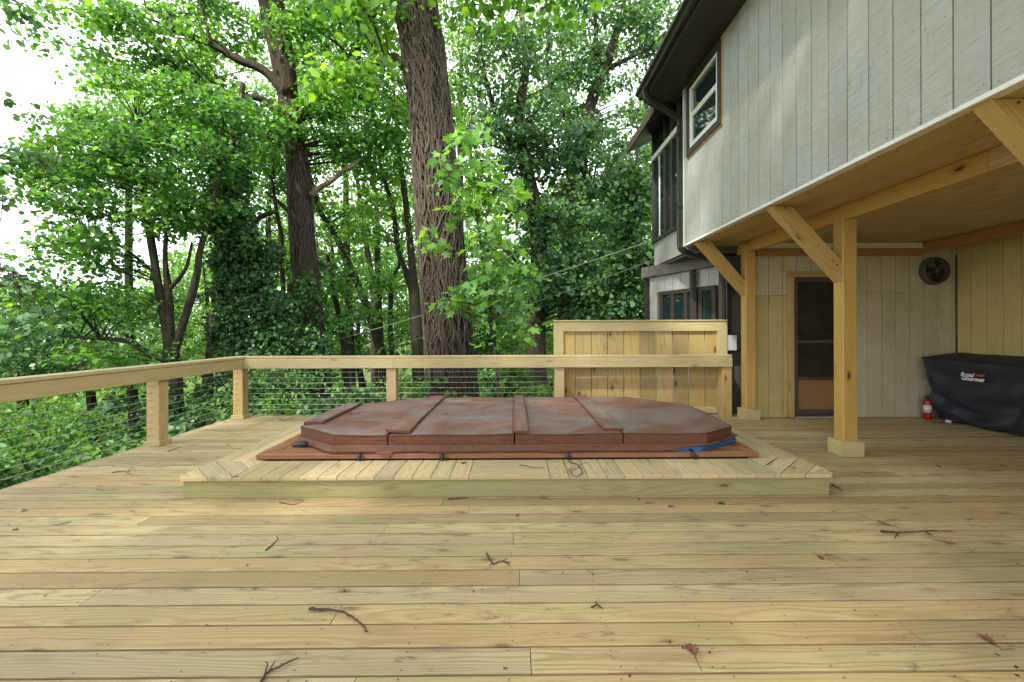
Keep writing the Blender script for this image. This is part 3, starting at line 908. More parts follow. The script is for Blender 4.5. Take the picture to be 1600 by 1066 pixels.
# ================================================================== SPA PLATFORM
PX0, PX1, PY0, PY1, PZ = -2.54, 2.44, 3.34, 6.12, .172
plat = thing('spa_platform', 'low pine platform with angled corner planks round the covered spa', 'platform', (0, 4.6, 0))
PTK = .026
SW = .42                                     # width of the plank border
def top(poly, grain): return prism('plank', poly, PZ - PTK, PZ, M['plat'], plat, grain, .003)
def clip(poly, a, b, c):                     # keep a*x+b*y<=c
    out = []
    for i in range(len(poly)):
        p, q = poly[i - 1], poly[i]
        fp, fq = a * p[0] + b * p[1] - c, a * q[0] + b * q[1] - c
        if (fp <= 0) != (fq <= 0):
            k = fp / (fp - fq); out.append((p[0] + (q[0] - p[0]) * k, p[1] + (q[1] - p[1]) * k))
        if fq <= 0: out.append(q)
    return out
def area(p): return .5 * sum(p[i - 1][0] * p[i][1] - p[i][0] * p[i - 1][1] for i in range(len(p)))
pw, gp_ = .1415, .0045
# front strip: planks across, a short stack of three lengthwise boards near the middle
cl, cr = -.345, .27
x = cl
while x > PX0 + SW + .02:
    x0 = max(x - pw, PX0 + SW)
    if x - x0 > .02: top([(x0 + gp_ / 2, PY0), (x - gp_ / 2, PY0), (x - gp_ / 2, PY0 + SW), (x0 + gp_ / 2, PY0 + SW)], (0, 1, 0))
    x -= pw
x = cr
while x < PX1 - SW - .02:
    x1 = min(x + pw, PX1 - SW)
    if x1 - x > .02: top([(x + gp_ / 2, PY0), (x1 - gp_ / 2, PY0), (x1 - gp_ / 2, PY0 + SW), (x + gp_ / 2, PY0 + SW)], (0, 1, 0))
    x += pw
for i in range(3):
    y0 = PY0 + i * SW / 3
    top([(cl + gp_ / 2, y0 + .002), (cr - gp_ / 2, y0 + .002), (cr - gp_ / 2, y0 + SW / 3 - .002), (cl + gp_ / 2, y0 + SW / 3 - .002)], (1, 0, 0))
# corners: planks at 45 degrees
def corner(x0, x1, y0, y1, sx):
    sq = [(x0, y0), (x1, y0), (x1, y1), (x0, y1)]
    # diagonal coordinate runs towards the outer front corner
    nx, ny = sx * .7071, -.7071 if y0 < 4.6 else .7071
    ds = [nx * p[0] + ny * p[1] for p in sq]
    d = min(ds)
    while d < max(ds) - .01:
        pl = clip(clip(sq, nx, ny, d + pw - gp_ / 2), -nx, -ny, -d - gp_ / 2)
        if len(pl) > 2 and abs(area(pl)) > 1e-3:
            if area(pl) < 0: pl = pl[::-1]
            top(pl, (-ny, nx, 0))
        d += pw
corner(PX0, PX0 + SW - .002, PY0, PY0 + SW, -1)
corner(PX1 - SW + .002, PX1, PY0, PY0 + SW, 1)
# side strips and back strip
for sx in (0, 1):
    xa, xb = (PX0, PX0 + SW) if sx == 0 else (PX1 - SW, PX1)
    for i in range(3):
        a = xa + i * SW / 3
        top([(a + .002, PY0 + SW + .003), (a + SW / 3 - .002, PY0 + SW + .003), (a + SW / 3 - .002, PY1), (a + .002, PY1)], (0, 1, 0))
top([(PX0 + SW + .002, PY1 - .14), (PX1 - SW - .002, PY1 - .14), (PX1 - SW - .002, PY1), (PX0 + SW + .002, PY1)], (1, 0, 0))
ov = .035
fz = (PZ - PTK - .001)
plank('fascia', (PX0 + ov, PY0 + ov + .018, fz / 2), (PX1 - ov, PY0 + ov + .018, fz / 2), (0, -1, 0), round(fz, 4), .036, M['fascia'], plat, .004)
plank('fascia', (PX0 + ov + .018, PY0 + ov + .037, fz / 2), (PX0 + ov + .018, PY1 - .04, fz / 2), (-1, 0, 0), round(fz, 4), .036, M['fascia'], plat, .004)
plank('fascia', (PX1 - ov - .018, PY0 + ov + .037, fz / 2), (PX1 - ov - .018, PY1 - .04, fz / 2), (-1, 0, 0), round(fz, 4), .036, M['fascia'], plat, .004)
plank('fascia', (PX0 + ov, PY1 - .02, fz / 2), (PX1 - ov, PY1 - .02, fz / 2), (0, 1, 0), round(fz, 4), .036, M['fascia'], plat, .004)

# ================================================================== SPA: rim and shell
RX0, RX1, RY0, RY1, RZ0, RZ1 = -2.19, 2.09, 3.775, 6.02, .182, .226
spa = thing('swim_spa', 'long sunken spa with brown plank rim and blue shell under its cover', 'spa', (0, 4.9, .17))
def rimring(o, w):
    x0, x1, y0, y1 = RX0 + o, RX1 - o, RY0 + o, RY1 - o
    q = .0012
    for pl, gr in (([(x0, y0), (x1, y0), (x1 - w, y0 + w - q), (x0 + w, y0 + w - q)], (1, 0, 0)),
                   ([(x1, y1), (x0, y1), (x0 + w, y1 - w + q), (x1 - w, y1 - w + q)], (1, 0, 0)),
                   ([(x0, y1 - q), (x0, y0 + q), (x0 + w - q, y0 + w), (x0 + w - q, y1 - w)], (0, 1, 0)),
                   ([(x1, y0 + q), (x1, y1 - q), (x1 - w + q, y1 - w), (x1 - w + q, y0 + w)], (0, 1, 0))):
        prism('rim_board', pl, RZ0, RZ1, M['rim'], spa, gr, .011)
rimring(0, .14); rimring(.142, .14); rimring(.284, .14)
mbr = MB()
mbr.box((RX0 + .05, RY0 + .06, PZ - PTK), (RX1 - .05, RY0 + .09, RZ0)).box((RX0 + .05, RY0 + .09, PZ - PTK), (RX0 + .08, RY1 - .06, RZ0)).box((RX1 - .08, RY0 + .09, PZ - PTK), (RX1 - .05, RY1 - .06, RZ0))
mbr.build('rim_batten', M['brown'], spa)
# outline of the cover (octagon)
CX0, CX1 = -1.99, 2.02
CXA, CXB = -1.55, 1.66                        # where the front chamfers end
CYF, CYB = 3.81, 5.90
def yfront(x):
    if x < CXA: return CYF + (CXA - x) / (CXA - CX0) * .34
    if x > CXB: return CYF + (x - CXB) / (CX1 - CXB) * .30
    return CYF
def yback(x):
    if x < -1.25: return CYB - (-1.25 - x) / (-1.25 - CX0) * .62
    if x > 1.50: return CYB - (x - 1.50) / (CX1 - 1.50) * .55
    return CYB
xs_ = [CX0, CXA, CXB, CX1]
octo = [(CX0, yfront(CX0)), (CXA, CYF), (CXB, CYF), (CX1, yfront(CX1)), (CX1, yback(CX1)), (1.50, CYB), (-1.25, CYB), (CX0, yback(CX0))]
def inset(poly, d):
    c = Vector((0.0, 4.85)); out = []
    n = len(poly)
    for i in range(n):
        p0, p1, p2 = Vector(poly[i - 1]), Vector(poly[i]), Vector(poly[(i + 1) % n])
        e1, e2 = (p1 - p0).normalized(), (p2 - p1).normalized()
        n1, n2 = Vector((-e1.y, e1.x)), Vector((-e2.y, e2.x))
        b = n1 + n2
        out.append(tuple(p1 + b * (d / max(b.dot(n1), .3))))
    return out
sh_ = inset(octo, .004)
sh_[2] = (CXB - .05, CYF - .012); sh_[3] = (CX1 + .030, yfront(CX1) - .02); sh_[4] = (CX1 + .012, yback(CX1))
prism('shell', sh_, RZ1 + .001, .282, M['blue'], spa, (1, 0, 0), .02)

# ================================================================== SPA COVER
cov = thing('spa_cover', 'long brown vinyl spa cover of four folding panels with weathered top', 'cover', (0, 4.85, .28))
CZB, CZT = .286, .384
seams = [CX0, -1.085, .0, .935, CX1]
rc = random.Random(3)
def panel(i):
    a, b = seams[i] + (.006 if i else 0), seams[i + 1] - (.006 if i < 3 else 0)
    xs = sorted(set([a, a + .012, b - .012, b] + [a + (b - a) * k / 9 for k in range(1, 9)] + [x for x in (CXA, CXB, -1.25, 1.5) if a < x < b]))
    ts = [0, .012, .05, .15, .3, .45, .6, .75, .9, .96, .99, 1]
    ph = [rc.uniform(0, 6) for _ in range(4)]
    V, F = [], []
    nx, ny = len(xs), len(ts)
    for x in xs:
        y0, y1 = yfront(x), yback(x)
        for t in ts:
            y = y0 + (y1 - y0) * t
            u = (x - a) / (b - a)
            edge = min(t * 24, (1 - t) * 24, u * 24 if i == 0 or True else 9, (1 - u) * 24, 1)
            z = CZT - .012 * (1 - edge) ** 2
            z += .014 * math.sin(math.pi * t) - .012 * math.sin(math.pi * u) * math.sin(math.pi * t)
            z += .004 * math.sin(3.1 * x + ph[0]) * math.sin(4.3 * y + ph[1]) + .0025 * math.sin(9 * x + ph[2] + 2 * y)
            V.append((x, y, z))
    nt = len(V)
    for ix in range(nx - 1):
        for iy in range(ny - 1):
            k = ix * ny + iy
            F.append((k, k + ny, k + ny + 1, k + 1))
    per = [ix * ny for ix in range(nx)] + [(nx - 1) * ny + iy for iy in range(1, ny)] + [ix * ny + ny - 1 for ix in range(nx - 2, -1, -1)] + [iy for iy in range(ny - 2, 0, -1)]
    n = len(per)
    for j, k in enumerate(per):
        x, y, z = V[k]; V.append((x, y, (CZB + z) / 2))
    for j, k in enumerate(per):
        x, y, z = V[k]; V.append((x, y, CZB + .004 * math.sin(11 * x)))
    for j in range(n):
        j2 = (j + 1) % n
        F.append((per[j2], per[j], nt + j, nt + j2))
        F.append((nt + j2, nt + j, nt + n + j, nt + n + j2))
    F.append(tuple(nt + n + j for j in range(n)))
    o = mesh_obj('panel', V, F, M['cover'], cov, Matrix.Translation(((a + b) / 2, 4.85, CZB)))
    rim_ = [Vector(V[k]) + Vector((0, 0, .001)) for k in per]
    tube('welt', rim_ + [rim_[0]], .0055, M['welt'], o, 5, cap=False)
    return o
pans = [panel(i) for i in range(4)]
def ztop(y):
    t = (y - CYF) / (CYB - CYF)
    return CZT + .014 * math.sin(math.pi * min(max(t, 0), 1)) + .004
def strip(name, x0, x1, y0, y1, parent, h=.009, shear=0., lift=.0, n=14):
    """flap lying over a seam: raised edges, front end lifting a little"""
    V, F = [], []
    prof = [(0, -.006), (0, h), (.07, h + .005), (.13, h + .001), (.5, h + .003), (.87, h + .001), (.93, h + .006), (1, h), (1, -.006)]
    for k in range(n + 1):
        t = k / n; y = y0 + (y1 - y0) * t
        for u, dz in prof:
            z = ztop(y) + dz + lift * max(0, 1 - t * 5) ** 2 * (1 - u) + .003 * math.sin(7 * y + 9 * u)
            V.append((x0 + (x1 - x0) * u + shear * t, y, z))
    m = len(prof)
    for k in range(n):
        for j in range(m - 1): F.append((k * m + j, k * m + j + 1, k * m + m + j + 1, k * m + m + j))
    F += [tuple(range(m))[::-1], tuple(range(n * m, n * m + m))]
    return mesh_obj(name, V, F, M['cover'], parent, Matrix.Translation(((x0 + x1) / 2, y0, CZT)), False)
strip('hinge_flap', -1.11, -.90, CYF + .02, CYB - .02, cov, .017, 0.0, .012)
strip('hinge_flap', -.01, .125, CYF - .002, CYB - .02, cov, .017)
strip('hinge_flap', .78, .955, CYF + .07, CYB - .02, cov, .017)
strip('edge_flap', CX0 + .012, CX0 + .19, 4.18, 5.26, cov, .017)
for sx in (-1.085, .0, .935):
    box('strap', (sx - .115, CYF - .007, .330), (sx - .012, CYF - .001, .345), M['cover'], cov, .002)
    box('strap', (sx + .012, CYF - .007, .330), (sx + .06, CYF - .001, .345), M['cover'], cov, .002)
# skirt: hangs from the lower edge all round, flaring out over the rim
def skirt():
    pts = []
    o = inset(octo, -.002)
    n = len(o)
    for i in range(n):
        p, q = Vector(o[i]), Vector(o[(i + 1) % n])
        kk = max(2, int((q - p).length / .04))
        for k in range(kk): pts.append((p.lerp(q, k / kk)))
    cen = Vector((0, 4.85))
    V, F = [], []
    nL = len(pts)
    for i, p in enumerate(pts):
        d0 = (pts[(i + 1) % nL] - pts[i - 1]).normalized()
        nr = Vector((d0.y, -d0.x))
        x = p.x
        front = p.y < 4.3
        drop = .056
        if front and x > 1.2: drop = .056 - .042 * min(1, (x - 1.2) / .42)
        if front and x > 1.62: drop = .010
        if x > 1.98 and p.y < 4.9: drop = .006
        if front and -1.13 < x < -1.03: drop = .066
        wv = .006 * math.sin(7 * x + 3 * p.y) + .004 * math.sin(19 * x + 1)
        for k in range(4):
            t = k / 3
            fl = .012 + .030 * t * t + wv * t
            V.append((p.x + nr.x * fl, p.y + nr.y * fl, CZB + .006 - drop * t + (.004 * math.sin(13 * x) * t)))
        for k in (3, 0):
            t = k / 3
            fl = .008 + .030 * t * t + wv * t - .004
            V.append((p.x + nr.x * fl, p.y + nr.y * fl, CZB + .004 - drop * t + (.004 * math.sin(13 * x) * t)))
    m = 6
    for i in range(nL):
        j = (i + 1) % nL
        for k in range(m - 1): F.append((i * m + k, i * m + k + 1, j * m + k + 1, j * m + k))
        F.append((i * m + 5, i * m, j * m, j * m + 5))
    return mesh_obj('skirt', V, F, M['cover'], cov, Matrix.Translation((0, CYF, CZB)), True)
skirt()
# torn corner flap hanging over the rim at the left seam
mesh_obj('torn_flap', [(-1.17, CYF - .046, .236), (-1.03, CYF - .046, .238), (-1.06, CYF - .062, .190), (-1.17, CYF - .040, .240), (-1.03, CYF - .040, .242), (-1.06, CYF - .056, .190)],
         [(0, 1, 2), (5, 4, 3), (0, 3, 4, 1), (1, 4, 5, 2), (2, 5, 3, 0)], M['cover'], cov)
for k, (px, py) in enumerate(((565, 716), (693, 716), (890, 713), (1085, 711))):
    q = P(px, py, RY0 - .01)
    lt = empty('latch', (q.x, RY0 - .015, .2), cov)
    tl = rc.uniform(-.012, .012)
    vs, fs = tube_data([(q.x - .018, RY0 - .022, .235), (q.x - .018 + tl * .5, RY0 - .028, .20), (q.x - .01 + tl, RY0 - .034, .176)], [.012, .017, .013], 8)
    mesh_obj('buckle', vs, fs, M['black'], lt, None, True)
    plank('webbing', (q.x - .018, RY0 - .010, .234), (q.x - .018, RY0 + .05, .250), (0, 0, 1), .026, .004, M['black'], lt, .001)
    vs, fs = tube_data([(q.x + .004 + tl, RY0 - .030, .205), (q.x + .016 + tl, RY0 - .036, .181)], [.010, .008], 6)
    mesh_obj('release_tab', vs, fs, M['black'], lt, None, True)
# loose black buckle on the rim corner at the left
q = G(470, 698, RZ1)
bk = thing('strap_buckle', 'black plastic strap buckle lying on the left end of the spa rim', 'buckle', (q.x, q.y, RZ1))
vs, fs = tube_data([(q.x - .075, q.y - .01, RZ1 + .010), (q.x - .03, q.y, RZ1 + .020), (q.x + .03, q.y + .012, RZ1 + .024), (q.x + .065, q.y + .02, RZ1 + .014)], [.010, .034, .034, .016], 8)
vs = [Vector((v.x, v.y, RZ1 + .002 + (v.z - RZ1) * .8 if v.z > RZ1 + .002 else RZ1 + .002)) for v in vs]
mesh_obj('body', vs, fs, M['black'], bk, None, True)
plank('webbing', (q.x + .06, q.y + .02, RZ1 + .010), (q.x + .17, q.y + .09, RZ1 + .028), (0, 0, 1), .03, .004, M['black'], bk, .001)
tube('loose_strap', spline([(q.x - .02, q.y - .03, RZ1 + .006), (q.x + .06, q.y - .045, RZ1 + .005), (q.x + .12, q.y - .01, RZ1 + .006)], 4), .005, M['black'], bk, 5)

# ================================================================== GRILL UNDER A COVER
gr = thing('covered_grill', 'barbecue grill under a dark navy fabric cover against the yellow wall', 'grill', (6.05, 5.4, 0))
def grill():
    y0, y1 = 6.20, 4.55
    ny, nz = 46, 20
    V, F = [], []
    # left face draped from the top seam to the hem, wrapping round the far end
    def xtop(t): return 5.78 - .09 * math.exp(-((t) / .06) ** 2)
    rows = []
    for j in range(nz + 1):
        s = j / nz                                 # 0 hem .. 1 seam
        row = []
        for i in range(ny + 1):
            t = i / ny
            y = y0 + (y1 - y0) * t
            z = .035 + (.845 - .035 + .02 * math.cos(math.pi * t)) * s
            x = 5.90 + (5.79 - 5.90) * s ** 1.3
            x += .042 * math.sin(14 * s + 5 * t + 1.2 + 2 * math.sin(6 * t)) * (1 - s) * (.4 + s) * 1.3       # swags
            x += .026 * math.sin(26 * t - 7 * s + 1.5 * math.sin(9 * t)) * (1 - s) ** .7
            sw = (s - .25 - 1.5 * (t - .45) ** 2)
            x -= .05 * math.exp(-(sw / .06) ** 2) * (1 - s)
            sw2 = (s - .05 - 1.9 * (t - .42) ** 2)
            x -= .05 * math.exp(-(sw2 / .05) ** 2) * (1 - s)
            x -= .05 * math.exp(-(t / .07) ** 2) * s
            row.append((x, y + .045 * (1 - s) * (-1 if t < .05 else 0), z))
        rows.append(row)
    for r_ in rows: V.extend(r_)
    m = ny + 1
    for j in range(nz):
        for i in range(ny): F.append((j * m + i + 1, j * m + i, j * m + m + i, j * m + m + i + 1))
    # top: from the seam to the wall side
    base = nz * m
    prev = [base + i for i in range(m)]
    for s in (.12, .35, .65, .9, 1.):
        cur = []
        for i in range(m):
            x, y, z = V[base + i]
            t = i / ny
            zz = z + .085 * math.sin(min(s * 1.6, 1) * math.pi / 2) * min(1, t * 6 + .35) - .03 * max(0, s - .65) / .35 + .008 * math.sin(9 * t + 4 * s)
            V.append((x + (6.31 - x) * s, y, zz)); cur.append(len(V) - 1)
        for i in range(ny): F.append((prev[i + 1], prev[i], cur[i], cur[i + 1]))
        prev = cur
    # wall side down, far and near ends
    low = []
    for i in range(m):
        x, y, z = V[prev[i]]; V.append((6.31, y, .04)); low.append(len(V) - 1)
    for i in range(ny): F.append((prev[i + 1], prev[i], low[i], low[i + 1]))
    for e in (0, ny):
        topc = [base + e] + [nz * m + m + k * m + e for k in range(5)]
        lf = [j * m + e for j in range(nz + 1)]
        ring = lf + topc[1:] + [low[e]]
        F.append(tuple(ring) if e == 0 else tuple(ring[::-1]))
    return mesh_obj('fabric_cover', V, F, M['fabric'], gr, Matrix.Translation((5.9, 5.4, 0)), True)
gc = grill()
seam = [(5.79 - .004 - .05 * math.exp(-((i / 30) / .07) ** 2), 6.20 + (4.55 - 6.20) * i / 30, .849 + .02 * math.cos(math.pi * i / 30)) for i in range(31)]
tube('seam_piping', seam, .0065, M['piping'], gr, 6)
hem = [(5.925 + .02 * math.sin(26 * i / 40), 6.13 + (4.55 - 6.13) * i / 40, .04) for i in range(41)]
tube('hem_band', hem, .014, M['piping'], gr, 6)
for yy in (5.95, 4.8):
    tube('castor', [(6.0, yy - .018, .035), (6.0, yy + .018, .035)], .034, M['black'], gr, 12)
def text(body, y, z, size, mat, name, x=5.742, shear=.3):
    cu = bpy.data.curves.new(name, 'FONT')
    cu.body = body; cu.size = size; cu.extrude = .0008; cu.shear = shear; cu.offset = .0022
    ob = bpy.data.objects.new(name, cu)
    COL.objects.link(ob)
    dg = bpy.context.evaluated_depsgraph_get()
    me = bpy.data.meshes.new_from_object(ob.evaluated_get(dg))
    bpy.data.objects.remove(ob)
    me.materials.clear(); me.materials.append(mat)
    m = frame((x, y, z), (0, -1, 0), (-1, 0, .12))
    return link(bpy.data.objects.new(name, me), gr, m)
text('Royal', 5.67, .664, .072, M['textwhite'], 'lettering')
text('Gourmet', 5.665, .616, .072, M['textwhite'], 'lettering', 5.748)
fl = [(0, 0), (.05, .012), (.10, .010), (.15, .022), (.12, .026), (.145, .04), (.09, .030), (.05, .034), (.03, .022)]
q0 = Vector((5.742, 5.51, .670))
mesh_obj('red_swoosh', [(q0.x, q0.y - a, q0.z + b) for a, b in fl] + [(q0.x + .002, q0.y - a, q0.z + b) for a, b in fl], [tuple(range(9)), tuple(range(17, 8, -1))], M['textred'], gr)

# fire extinguisher
ex = P(1449, 650, 6.19)
fe = thing('fire_extinguisher', 'small red fire extinguisher on the deck between rear wall and covered grill', 'extinguisher', (ex.x, 6.19, 0))
def lathe(name, prof, cx, cy, mat, parent, n=18):
    V = [(cx + r_ * math.cos(2 * math.pi * k / n), cy + r_ * math.sin(2 * math.pi * k / n), z) for r_, z in prof for k in range(n)]
    F = [(i * n + k, i * n + (k + 1) % n, (i + 1) * n + (k + 1) % n, (i + 1) * n + k) for i in range(len(prof) - 1) for k in range(n)]
    F += [tuple(range(n - 1, -1, -1)), tuple(range((len(prof) - 1) * n, len(prof) * n))]
    return mesh_obj(name, V, F, mat, parent, Matrix.Translation((cx, cy, prof[0][1])), True)
lathe('cylinder', [(.040, .002), (.045, .01), (.046, .06), (.046, .23), (.040, .262), (.022, .282), (.016, .29)], ex.x, 6.19, M['red'], fe)
lathe('paper_label', [(.0466, .10), (.0466, .20)], ex.x, 6.19, M['label'], fe)
lathe('valve', [(.017, .288), (.018, .305), (.014, .318)], ex.x, 6.19, M['black'], fe, 10)
box('lever', (ex.x - .05, 6.18, .322), (ex.x + .015, 6.20, .330), M['black'], fe, .002)
box('lever', (ex.x - .045, 6.18, .306), (ex.x + .015, 6.20, .313), M['black'], fe, .002)
tube('hose', spline([(ex.x + .012, 6.19, .31), (ex.x + .05, 6.185, .30), (ex.x + .058, 6.18, .22), (ex.x + .054, 6.175, .15)], 4), .008, M['black'], fe, 6)
# cord on the deck by the grill
tag(tube('power_cord', spline([G(1456, 657, .006), G(1464, 661, .006), G(1472, 659, .006), G(1480, 662, .006), G(1492, 663, .006)], 5), .004, M['black'], None, 5),
    'thin dark cord trailing on the deck from under the grill cover', 'cord')
wc = G(1482, 661, 0)
pk = thing('plug', 'small grey plug at the end of the cord under the grill cover', 'plug', (wc.x, wc.y, 0))
box('body', (wc.x - .012, wc.y - .03, .001), (wc.x + .016, wc.y + .03, .04), M['meter'], pk, .006)
tube('strain_relief', [(wc.x, wc.y - .03, .018), (wc.x, wc.y - .055, .012)], .006, M['black'], pk, 6)

# ================================================================== TWIGS AND FALLEN LEAVES
M['twig'] = simple('dead_twig_bark', (.055, .04, .03), .85, nscale=30, namp=.3, bscale=120, bstr=.4)
M['twigl'] = simple('pale_twig_bark', (.12, .085, .06), .85, nscale=30, namp=.3)
M['leafbrown'] = simple('dry_brown_leaf', (.17, .062, .035), .7, nscale=20, namp=.35, bscale=60, bstr=.3)
M['leafdark'] = simple('dark_wet_leaf', (.045, .03, .02), .6, nscale=20, namp=.35)
M['leaftan'] = simple('tan_dry_leaf', (.30, .16, .075), .7, nscale=20, namp=.3)
M['leafgreen'] = simple('fallen_green_leaf', (.07, .16, .03), .5, nscale=20, namp=.2)
M['leafyellow'] = simple('fallen_yellow_leaf', (.42, .30, .03), .55, nscale=20, namp=.2)
rt = random.Random(11)
def twig(pxs, r, label, forks=(), z=0., mat='twig'):
    r *= .78
    pts = [G(px, py, z + r * 1.05) for px, py in pxs]
    root = thing('twig', label, 'twig', pts[0], 'fallen twigs')
    c = spline([(p.x, p.y, p.z + rt.uniform(0, r)) for p in pts], 5)
    c = [(p[0] + rt.uniform(-r, r) * .6, p[1] + rt.uniform(-r, r) * .6, p[2]) for p in c]
    n = len(c)
    tube('stem', c, [r * (1 - .6 * i / n) * rt.uniform(.85, 1.2) for i in range(n)], M[mat], root, 6)
    for f in forks:
        fp = [G(px, py, z + r * 1.05 + (.012 if i else 0)) for i, (px, py) in enumerate(f)]
        c = spline([tuple(p) for p in fp], 4)
        tube('side_shoot', c, [r * .7 * (1 - .6 * i / len(c)) for i in range(len(c))], M[mat], root, 5)
    return root
twig([(408, 1066), (420, 1050), (440, 1042), (467, 1028)], .006, 'forked grey twig at the bottom edge of the deck', [[(412, 1058), (418, 1038), (414, 1034)], [(418, 1052), (430, 1033)]])
twig([(482, 953), (500, 953), (530, 957), (552, 966), (566, 976), (573, 989)], .008, 'thick curved piece of dark bark twig lying across two deck boards')
twig([(760, 864), (770, 881), (782, 877), (797, 880)], .0055, 'small dark forked twig in the middle of the deck before the platform', [[(770, 880), (764, 884)], [(785, 877), (793, 872)], [(788, 877), (797, 884)]])
twig([(415, 861), (425, 852), (434, 843), (432, 838)], .005, 'short crooked twig on the left part of the deck')
twig([(925, 951), (933, 945), (941, 951)], .005, 'tiny crossed twig on the deck right of centre', [[(931, 940), (936, 950)]])
twig([(1375, 831), (1400, 833), (1430, 832), (1466, 830)], .008, 'long straight dark stick on the deck at the right', [[(1403, 833), (1398, 841)], [(1448, 832), (1456, 836)]])
twig([(176, 739), (190, 737), (203, 737)], .006, 'clump of dead twig on the left deck near the railing', [[(200, 737), (206, 730), (212, 735)], [(198, 738), (206, 742)]], mat='twigl')
twig([(888, 722), (902, 727), (910, 738), (900, 745), (892, 738), (906, 729)], .005, 'tangled dark twig on the platform front under the spa rim', [[(902, 727), (915, 724)], [(893, 731), (884, 740)]], z=PZ)
twig([(812, 727), (822, 728), (832, 731), (850, 731)], .004, 'thin twig on the lengthwise boards at the middle of the platform', z=PZ)
twig([(436, 785), (458, 789), (474, 783)], .0045, 'thin bent twig on the deck below the left platform front', mat='twigl')
twig([(700, 780), (718, 779), (732, 778)], .006, 'short straight stick against the platform foot left of centre')
twig([(1300, 758), (1308, 762), (1316, 768)], .006, 'short forked twig at the right end of the platform', [[(1308, 762), (1314, 760)]])
twig([(543, 643), (552, 646), (563, 646), (574, 644)], .004, 'curved twig lying on the left panel of the spa cover', [[(551, 646), (546, 648)]], z=CZT + .012)
twig([(262, 705), (272, 702), (283, 698)], .006, 'short twig on the deck beside the left railing post', mat='twigl')
twig([(436, 655), (446, 657), (458, 652)], .005, 'small curved twig on the far deck behind the spa corner')
twig([(1198, 727), (1206, 722), (1216, 716)], .005, 'thin twig on the right end of the platform top', z=PZ)
def leaf(px, py, size, mat, label, z=0., curl=.35, stem=False):
    c = G(px, py, z)
    root = thing('fallen_leaf', label, 'leaf', c, 'fallen leaves')
    a = rt.uniform(0, 6.28); ca, sa = math.cos(a), math.sin(a)
    out = [(-.5, 0), (-.42, .22), (-.22, .18), (-.12, .46), (.08, .22), (.28, .36), (.30, .14), (.56, 0), (.30, -.15), (.24, -.38), (.06, -.2), (-.14, -.42), (-.24, -.16), (-.42, -.2)]
    V = [(c.x, c.y, z + .003 + size * .05)]
    for i, (u, v) in enumerate(out):
        u *= size; v *= size * rt.uniform(.8, 1.2)
        V.append((c.x + u * ca - v * sa, c.y + u * sa + v * ca, z + .003 + curl * size * (abs(v) / size) ** 1.4 * rt.uniform(.5, 1.3) + (.1 * size if i % 4 == 1 else 0)))
    n = len(out)
    F = [(0, 1 + i, 1 + (i + 1) % n) for i in range(n)]
    nv = len(V)
    V += [(x, y, z_ - .0012) for x, y, z_ in V]
    F += [(nv, nv + 1 + (i + 1) % n, nv + 1 + i) for i in range(n)]
    mesh_obj('blade', V, F, M[mat], root, Matrix.Translation(c))
    p = Vector(V[1])
    d = Vector((-ca, -sa, 0))
    tube('stalk', [p, p + d * size * (.5 if not stem else .9) + Vector((0, 0, .002)), p + d * size * (.7 if not stem else 1.4)], .0013, M['leafdark'], root, 4)
leaf(1081, 1015, .062, 'leafbrown', 'curled red brown leaf with a long stalk near the bottom of the deck', curl=.6, stem=True)
leaf(1541, 999, .055, 'leafbrown', 'curled brown leaf at the lower right of the deck', curl=.7)
leaf(1128, 788, .05, 'leafdark', 'dark crumpled leaf on the deck in front of the platform at the right', curl=.7)
leaf(848, 778, .06, 'leaftan', 'reddish leaf against the foot of the platform at the middle', curl=.5)
leaf(808, 806, .03, 'leafbrown', 'small brown leaf on the deck at the centre', curl=.6)
leaf(817, 838, .02, 'leafyellow', 'tiny yellow leaf on the deck at the centre, beside a board joint')
leaf(1380, 818, .07, 'leaftan', 'tan dry leaf on the deck just behind the long stick')
leaf(1482, 848, .06, 'leaftan', 'tan dry leaf on the deck just in front of the long stick')
leaf(1282, 872, .045, 'leafbrown', 'small brown leaf on the deck at a board end right of centre', curl=.6)
leaf(724, 724, .05, 'leafgreen', 'green leaf lying on the platform under the spa rim', z=PZ)
leaf(355, 696, .05, 'leafyellow', 'yellow leaf on the left deck between railing and platform')
leaf(38, 798, .035, 'leafgreen', 'green leaf on the deck at the far left')
leaf(24, 828, .035, 'leafdark', 'dark leaf on the deck at the left edge of the picture')
leaf(1012, 786, .045, 'leaftan', 'tan leaf on the deck near the platform foot right of centre')
leaf(1047, 792, .04, 'leafbrown', 'brown leaf on the deck in front of the big knot in the platform')
leaf(1465, 729, .05, 'leafdark', 'dark leaf on the shaded deck right of the nearer house post', curl=.5)
leaf(1568, 729, .035, 'leafdark', 'tiny dark leaf on the shaded deck below the grill', curl=.5)
leaf(998, 780, .03, 'leafdark', 'tiny dark leaf close to the platform foot right of centre')
leaf(934, 554, .05, 'leafbrown', 'brown leaf resting on the back rail before the privacy screen', z=RAILZ + .002, curl=.6)
leaf(1240, 732, .04, 'leaftan', 'tan leaf on the corner planks at the right end of the platform', z=PZ)
leaf(370, 745, .03, 'leafbrown', 'small brown leaf on the platform front edge at the left', z=PZ)
leaf(352, 660, .04, 'leafbrown', 'brown leaf on the far deck beside the corner railing post')
leaf(835, 630, .045, 'leafdark', 'dark leaf on the third panel at the back of the spa cover', z=CZT + .012)
leaf(698, 647, .03, 'leafdark', 'dark leaf on the second panel of the spa cover', z=CZT + .012)

